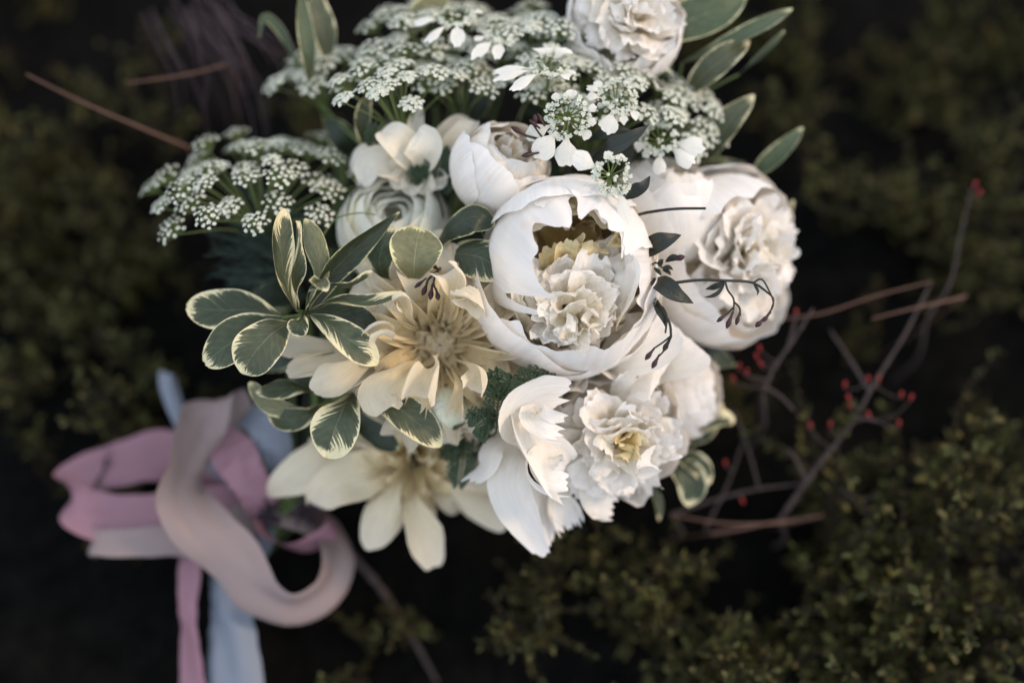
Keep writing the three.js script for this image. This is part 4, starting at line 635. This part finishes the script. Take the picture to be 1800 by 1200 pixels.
{ // loose green stalks over the leaf gap
  srand(990); const g = thing('grass_stalk', 'thin green stalk arching over the round ranunculus', 'stalk', pt(560, 420, -40));
  part(g, 'stem', tube([pt(560, 425, -44), pt(590, 385, -38), pt(630, 374, -36), pt(660, 377, -36)], 0.0006, 0.0004, 16, 6), MAT.pedicel2);
  stemTo(g, pt(560, 425, -44), V(0, -0.3, -1), 0.0007);
}

// ---------------------------------------------------------------- ribbons
const silk = (hex) => new THREE.MeshPhysicalMaterial({ color: hex, roughness: 0.55, sheen: 0.25, sheenColor: new THREE.Color(1, 0.95, 0.95), sheenRoughness: 0.4, bumpMap: silkBump, bumpScale: 0.00012, ...DS });
const silkBump = tex(128, 512, (x, y) => { const k = 128 + 50 * noise(x * 6, y * 30) + 40 * noise(x * 60, y * 4, 2); return [k, k, k]; });
const PINK = silk(0x8d6670), MAUVE = silk(0x877672), BLUE = silk(0x6f7681);
const band = (g, name, mat, pts, wpx, sides, o = {}) => part(g, name, strip({ pts: pts.map((p) => pt(...p)), w: wpx * PX, nu: 8, nv: 60, sides: sides.map((s) => V(...s)), prof: (t) => 1 + 0.14 * Math.sin(t * 9 + wpx) + 0.1 * noise(t * 14, wpx), crumple: 0.24, cf: 75, cup: (t) => 0.3 * Math.sin(t * 9 + wpx), ...o }), mat);
{
  srand(1001); const g = thing('silk_ribbon', 'dusty pink silk ribbon looped and trailing beneath the bouquet', 'ribbon', pt(440, 880, -130));
  band(g, 'loop', PINK, [[450, 880, -128], [360, 900, -122], [220, 915, -120], [135, 890, -122], [128, 845, -134], [210, 815, -142], [300, 800, -146], [440, 870, -138]], 50, [[0.3, -0.9, 0.3], [0.25, -0.9, 0.3], [0.25, -0.85, 0.4], [-0.1, -0.9, 0.3], [0.4, -0.7, -0.6]]);
  band(g, 'wrap', PINK, [[385, 770, -118], [410, 800, -104], [435, 840, -102], [470, 890, -112]], 42, [[0.9, 0.45, 0.1], [0.9, 0.45, -0.2]]);
  band(g, 'loop', PINK, [[450, 880, -122], [470, 940, -110], [530, 960, -104], [585, 930, -110], [560, 890, -124], [470, 880, -130]], 28, [[-0.4, 0.3, 0.9], [-0.3, 0.5, 0.8], [-0.2, 0.6, 0.7]]);
  band(g, 'tail', PINK, [[400, 900, -128], [345, 950, -122], [332, 1040, -118], [334, 1130, -116], [336, 1260, -114]], 31, [[0.9, 0.2, 0.3], [0.9, 0, 0.5], [0.8, 0, 0.6], [0.9, 0, 0.4]]);
}
{
  srand(1002); const g = thing('silk_ribbon', 'pale mauve silk ribbon with wide curling loops beneath the bouquet', 'ribbon', pt(450, 890, -126));
  band(g, 'loop', MAUVE, [[470, 880, -124], [420, 760, -126], [395, 700, -122], [355, 740, -106], [330, 810, -98], [318, 870, -94], [355, 930, -90], [410, 985, -90], [450, 1045, -92], [510, 1072, -96], [570, 1040, -102], [592, 975, -110], [560, 920, -122], [490, 890, -126]], 54, [[0.9, 0.2, 0.1], [0.95, 0.3, 0.1], [0.9, 0.3, 0.3], [0.7, 0.1, -0.7], [0.45, 0.2, -0.85], [0.6, 0.5, -0.6], [0.85, 0.5, 0.1], [0.8, 0.55, 0.3], [0.4, 0.75, 0.5], [-0.1, 0.8, 0.6], [-0.6, 0.4, 0.7], [-0.7, -0.1, 0.7], [-0.6, -0.2, 0.8]], { nv: 130 });
  band(g, 'loop', MAUVE, [[450, 900, -124], [380, 940, -114], [290, 950, -110], [200, 955, -108], [160, 950, -116], [180, 930, -130], [300, 915, -136], [440, 890, -132]], 32, [[0.1, -0.95, 0.2], [0.05, -0.95, 0.2], [0, -0.95, 0.2], [0, -0.95, 0.2]]);
}
{
  srand(1003); const g = thing('silk_ribbon', 'pale blue white silk ribbon tail trailing over the dark ground', 'ribbon', pt(460, 860, -130));
  band(g, 'tail', BLUE, [[455, 890, -132], [420, 960, -124], [405, 1040, -116], [404, 1120, -112], [408, 1280, -108]], 56, [[0.9, 0.1, 0.2], [0.98, 0, 0.15], [0.98, 0, 0.1], [0.98, 0, 0.2]], { cup: 0.5 });
  band(g, 'wrap', BLUE, [[430, 730, -122], [460, 745, -108], [480, 780, -106], [500, 840, -116]], 34, [[0.85, 0.5, 0.1], [0.9, 0.3, 0.1]]);
  band(g, 'loop', BLUE, [[450, 880, -134], [380, 830, -136], [320, 760, -134], [290, 680, -138], [292, 655, -144], [330, 760, -150], [440, 870, -142]], 14, [[0.8, -0.2, 0.5], [0.9, -0.3, 0.3], [0.9, -0.3, 0.3], [0.8, -0.3, 0.3]]);
}
{ // dried lavender coloured filler by the binding
  srand(1010); const g = thing('dried_statice', 'small cluster of dusky purple dried blossom by the ribbon knot', 'flower', pt(480, 880, -118), null), m = new THREE.MeshStandardMaterial({ color: 0x3b2f3a, roughness: 0.9, vertexColors: true, ...DS });
  for (let k = 0; k < 5; k++) { const mb = new MB(), c = pt(440 + k * 32, 850 + (k % 2) * 50, -112); for (let i = 0; i < 40; i++) { const d = V(rr(-1, 1), rr(-1, 1), rr(-0.3, 1)).normalize(), w = rr(0.5, 1.6); mb.col = [w, w * 0.9, w]; mb.blade(c.clone().addScaledVector(d, rr(0.001, 0.006)), d, d.clone().cross(V(0.3, 0.8, 0.1)).normalize(), 0.005, 0.0016, 0.1); } part(g, 'blossom', mb.geo(), m); }
  stemTo(g, pt(480, 880, -118), V(0, 0, -1), 0.001, MAT.darkstem);
}

// ---------------------------------------------------------------- heath shrubs, twigs and dry grass round the bouquet
srand(2001);
const SHRUB = 'heath shoots standing round the bouquet';
const clumps = [[1600, 980, 90, 15], [1540, 1090, 120, 14], [1640, 1120, 80, 8], [1260, 1150, 100, 9], [1090, 1010, 90, 8], [1180, 1100, 80, 6], [960, 1080, 70, 5], [1670, 470, 60, 9], [1700, 400, 60, 6], [1560, 330, 50, 5], [1390, 200, 40, 5], [1480, 380, 50, 4], [1750, 250, 60, 5], [1620, 160, 60, 4], [1770, 470, 40, 4], [120, 330, 70, 8], [40, 270, 40, 4], [230, 430, 60, 6], [150, 560, 70, 8], [60, 640, 50, 5], [210, 720, 50, 5], [250, 200, 60, 4], [1720, 780, 50, 4], [1450, 900, 60, 5], [80, 480, 40, 3], [700, 1120, 80, 4], [1420, 60, 60, 4]];
const whereShoot = (x, y) => x > 1450 && y > 850 ? 'in the dense clump past the forked brown twig' : x > 900 && y > 950 ? 'below the fringed peony and its fallen petals' : y > 1050 ? 'beyond the trailing ribbon tails' : x > 1590 && y > 360 && y < 850 ? 'at the tip of the long grey twig' : x > 1300 && y < 320 ? 'behind the sage green leaves' : x > 1300 ? 'beside the side facing peony' : y < 260 ? 'under the long reddish straw blade' : y < 520 ? 'beside the wide lace flower' : 'behind the looped ribbons';
for (const [cx, cy, rad, n] of clumps) for (let k = 0; k < n; k++) {
  const a = rnd() * 6.283, q = Math.sqrt(rnd()) * rad, p = onGround(cx + q * Math.cos(a), cy + q * Math.sin(a), 0.02), i = Math.floor(rnd() * 4);
  const y0 = groundHeight(p.x, p.z) - 0.004, s = cx > 1400 && cy > 850 ? rr(1.5, 2.3) : rr(1.0, 1.6);
  const leaves = new THREE.Mesh(SPRIGS[i][0], heathMat), wood = new THREE.Mesh(SPRIGS[i][1], woodMat), g = new THREE.Group();
  g.name = numbered('heath_shoot'); g.position.set(p.x, y0, p.z); g.rotation.set(rr(-0.3, 0.5), rr(0, 6.28), rr(-0.4, 0.4)); g.scale.setScalar(s); leaves.name = 'leaves'; wood.name = 'woody_stem'; leaves.userData.kind = 'stuff';
  leaves.castShadow = leaves.receiveShadow = wood.castShadow = wood.receiveShadow = true; g.add(leaves, wood); scene.add(g);
  g.userData = { label: 'olive heath shoot with tiny leaves ' + whereShoot(cx, cy), category: 'shrub', group: 'heath shoots ' + whereShoot(cx, cy) };
}
const twigMat = new THREE.MeshStandardMaterial({ color: 0x463b38, roughness: 0.9 }), redMat = new THREE.MeshStandardMaterial({ color: 0x8a2422, roughness: 0.6 }), strawMat = new THREE.MeshStandardMaterial({ color: 0x5e4335, roughness: 0.7, ...DS }), greyGrass = new THREE.MeshPhysicalMaterial({ color: 0x463b3e, specularIntensity: 0.3, roughness: 0.8, ...DS });
function twig(label, branches, buds = [], o = {}) {
  const g = thing('bare_twig', label, 'twig', pt(...branches[0][0]), o.group);
  branches.forEach((b, i) => { const main = part(g, i ? 'side_branch' : 'stem', tube(b.map((p) => pt(...p)), (o.r ?? 0.0016) * (i ? 0.75 : 1), (o.r ?? 0.0016) * 0.45, 40, 7, 0.7), twigMat); if (!i) { const p = pt(...b[0]), w = toWorld(p), f = V(w.x + 0.01, groundHeight(w.x + 0.01, w.z) - 0.005, w.z); if (w.y > f.y + 0.01) part(g, 'foot', tube([p, toFrame(w.clone().lerp(f, 0.5).add(V(0.006, 0, 0.004))), toFrame(f)], o.r ?? 0.0016, (o.r ?? 0.0016) * 1.1, 8, 6), twigMat, main); } });
  for (const [x, y, h] of buds) { const c = pt(x, y, h), all = branches.flatMap((b) => { const q = new THREE.CatmullRomCurve3(b.map((p) => pt(...p)), false, 'centripetal'); return q.getPoints(24); }), near = all.reduce((m, p) => p.distanceTo(c) < m.distanceTo(c) ? p : m); part(g, 'bud_stalk', tube([near, near.clone().lerp(c, 0.5).add(V(0.001, -0.002, 0.001)), c], 0.0004, 0.0003, 6, 4), twigMat); part(g, 'red_bud', budGeo(c, c.clone().add(V(rr(-1, 1) * 0.002, 0.0045, 0.001)), 0.0015), redMat); }
}
twig('grey twig with red buds standing clear of the side facing peony', [[[1340, 690, -120], [1365, 640, -108], [1400, 590, -102], [1430, 542, -100]], [[1385, 610, -104], [1395, 575, -102], [1400, 552, -102]], [[1345, 680, -118], [1370, 695, -114], [1398, 722, -112]]], [[1338, 618, -106], [1332, 632, -106], [1340, 645, -106], [1298, 650, -110], [1310, 660, -110], [1400, 555, -102], [1292, 672, -112]]);
twig('long grey twig with scattered red buds running across the dark heath', [[[1372, 912, -130], [1430, 830, -118], [1500, 740, -112], [1540, 670, -110], [1590, 590, -112], [1636, 500, -118]], [[1530, 690, -110], [1500, 640, -122], [1460, 580, -132]], [[1490, 745, -113], [1520, 735, -112], [1545, 740, -112]], [[1420, 850, -120], [1395, 800, -118], [1385, 790, -118]]], [[1485, 682, -110], [1494, 705, -110], [1496, 720, -110], [1545, 672, -110], [1586, 700, -110], [1600, 705, -110], [1526, 672, -110], [1460, 752, -114], [1425, 754, -114], [1530, 735, -112], [1582, 750, -114]]);
twig('forked brown twig lying under the low variegated sprig', [[[1180, 905, -134], [1250, 880, -128], [1330, 860, -126], [1410, 850, -128]], [[1290, 720, -130], [1310, 770, -126], [1336, 862, -124]], [[1240, 930, -132], [1280, 850, -128], [1312, 760, -128]]], [[1276, 820, -120], [1308, 886, -120]], { r: 0.0013 });
twig('thick dark twig slanting away below the drooping dahlia', [[[560, 930, -168], [640, 1000, -160], [700, 1080, -160], [780, 1220, -165]]], [], { r: 0.0028 });
twig('thin twig leaning by the olive shrub clump', [[[1480, 860, -140], [1520, 890, -130], [1534, 940, -128]], [[1510, 880, -131], [1545, 870, -130]]], [], { r: 0.0012 });
twig('pale thin twig standing among the heath shoots', [[[1630, 560, -140], [1670, 500, -128], [1690, 410, -124], [1710, 330, -126]]], [[1712, 330, -126], [1720, 345, -126]], { r: 0.0011 });
const blade = (label, pts, w, mat = strawMat, o = {}) => { const g = thing('dry_grass_blade', label, 'grass blade', pt(...pts[0]), o.group); part(g, 'blade', strip({ pts: pts.map((p) => pt(...p)), w: w * PX, nu: 4, nv: 30, cup: 0.9, face: V(0.1, 0.2, 1), prof: (t) => 1 - 0.5 * t }), mat); const p = pt(...(o.root ?? pts[0])), W = toWorld(p), f = V(W.x - 0.02, groundHeight(W.x - 0.02, W.z) - 0.003, W.z - 0.01); if (W.y > f.y) part(g, 'stalk', tube([p, toFrame(W.clone().lerp(f, 0.5)), toFrame(f)], w * PX * 0.6, w * PX * 0.4, 8, 5), mat); };
blade('long reddish straw blade lying out past the wide lace flower', [[330, 258, -118], [250, 225, -104], [150, 182, -98], [45, 130, -96]], 3.8);
blade('short reddish straw blade above the long straw blade', [[400, 112, -130], [340, 128, -116], [280, 138, -110], [220, 146, -108]], 3.2);
blade('arched straw blade crossing the long grey twig', [[1350, 562, -116], [1440, 552, -108], [1540, 520, -104], [1640, 494, -106]], 3.2);
blade('cut straw blade lying beside the arched straw blade', [[1700, 520, -122], [1660, 530, -108], [1600, 543, -102], [1534, 560, -100]], 3.2);
blade('curved reddish straw under the low variegated sprig', [[1450, 905, -132], [1380, 918, -124], [1280, 920, -120], [1180, 905, -122]], 3.8);
blade('flat straw blade beneath the curved straw', [[1250, 938, -132], [1300, 930, -126], [1360, 918, -124], [1420, 910, -128]], 5);
srand(2100);
for (let k = 0; k < 22; k++) { const x = rr(230, 400), y = rr(-20, 40), a = rr(0.5, 1.35), L = rr(120, 300); blade('dull mauve dry grass blade in the tangle behind the lace flowers', [[x, y, -170], [x + Math.cos(a) * L * 0.35, y + Math.sin(a) * L * 0.35, -135 + rr(-15, 10)], [x + Math.cos(a) * L * 0.7, y + Math.sin(a) * L * 0.7, -130 + rr(-15, 10)], [x + Math.cos(a + 0.1) * L, y + Math.sin(a + 0.1) * L, -135 + rr(-10, 10)]], rr(1.2, 2.8), greyGrass, { group: 'tangled dry grass' }); }

renderer.render(scene, camera);
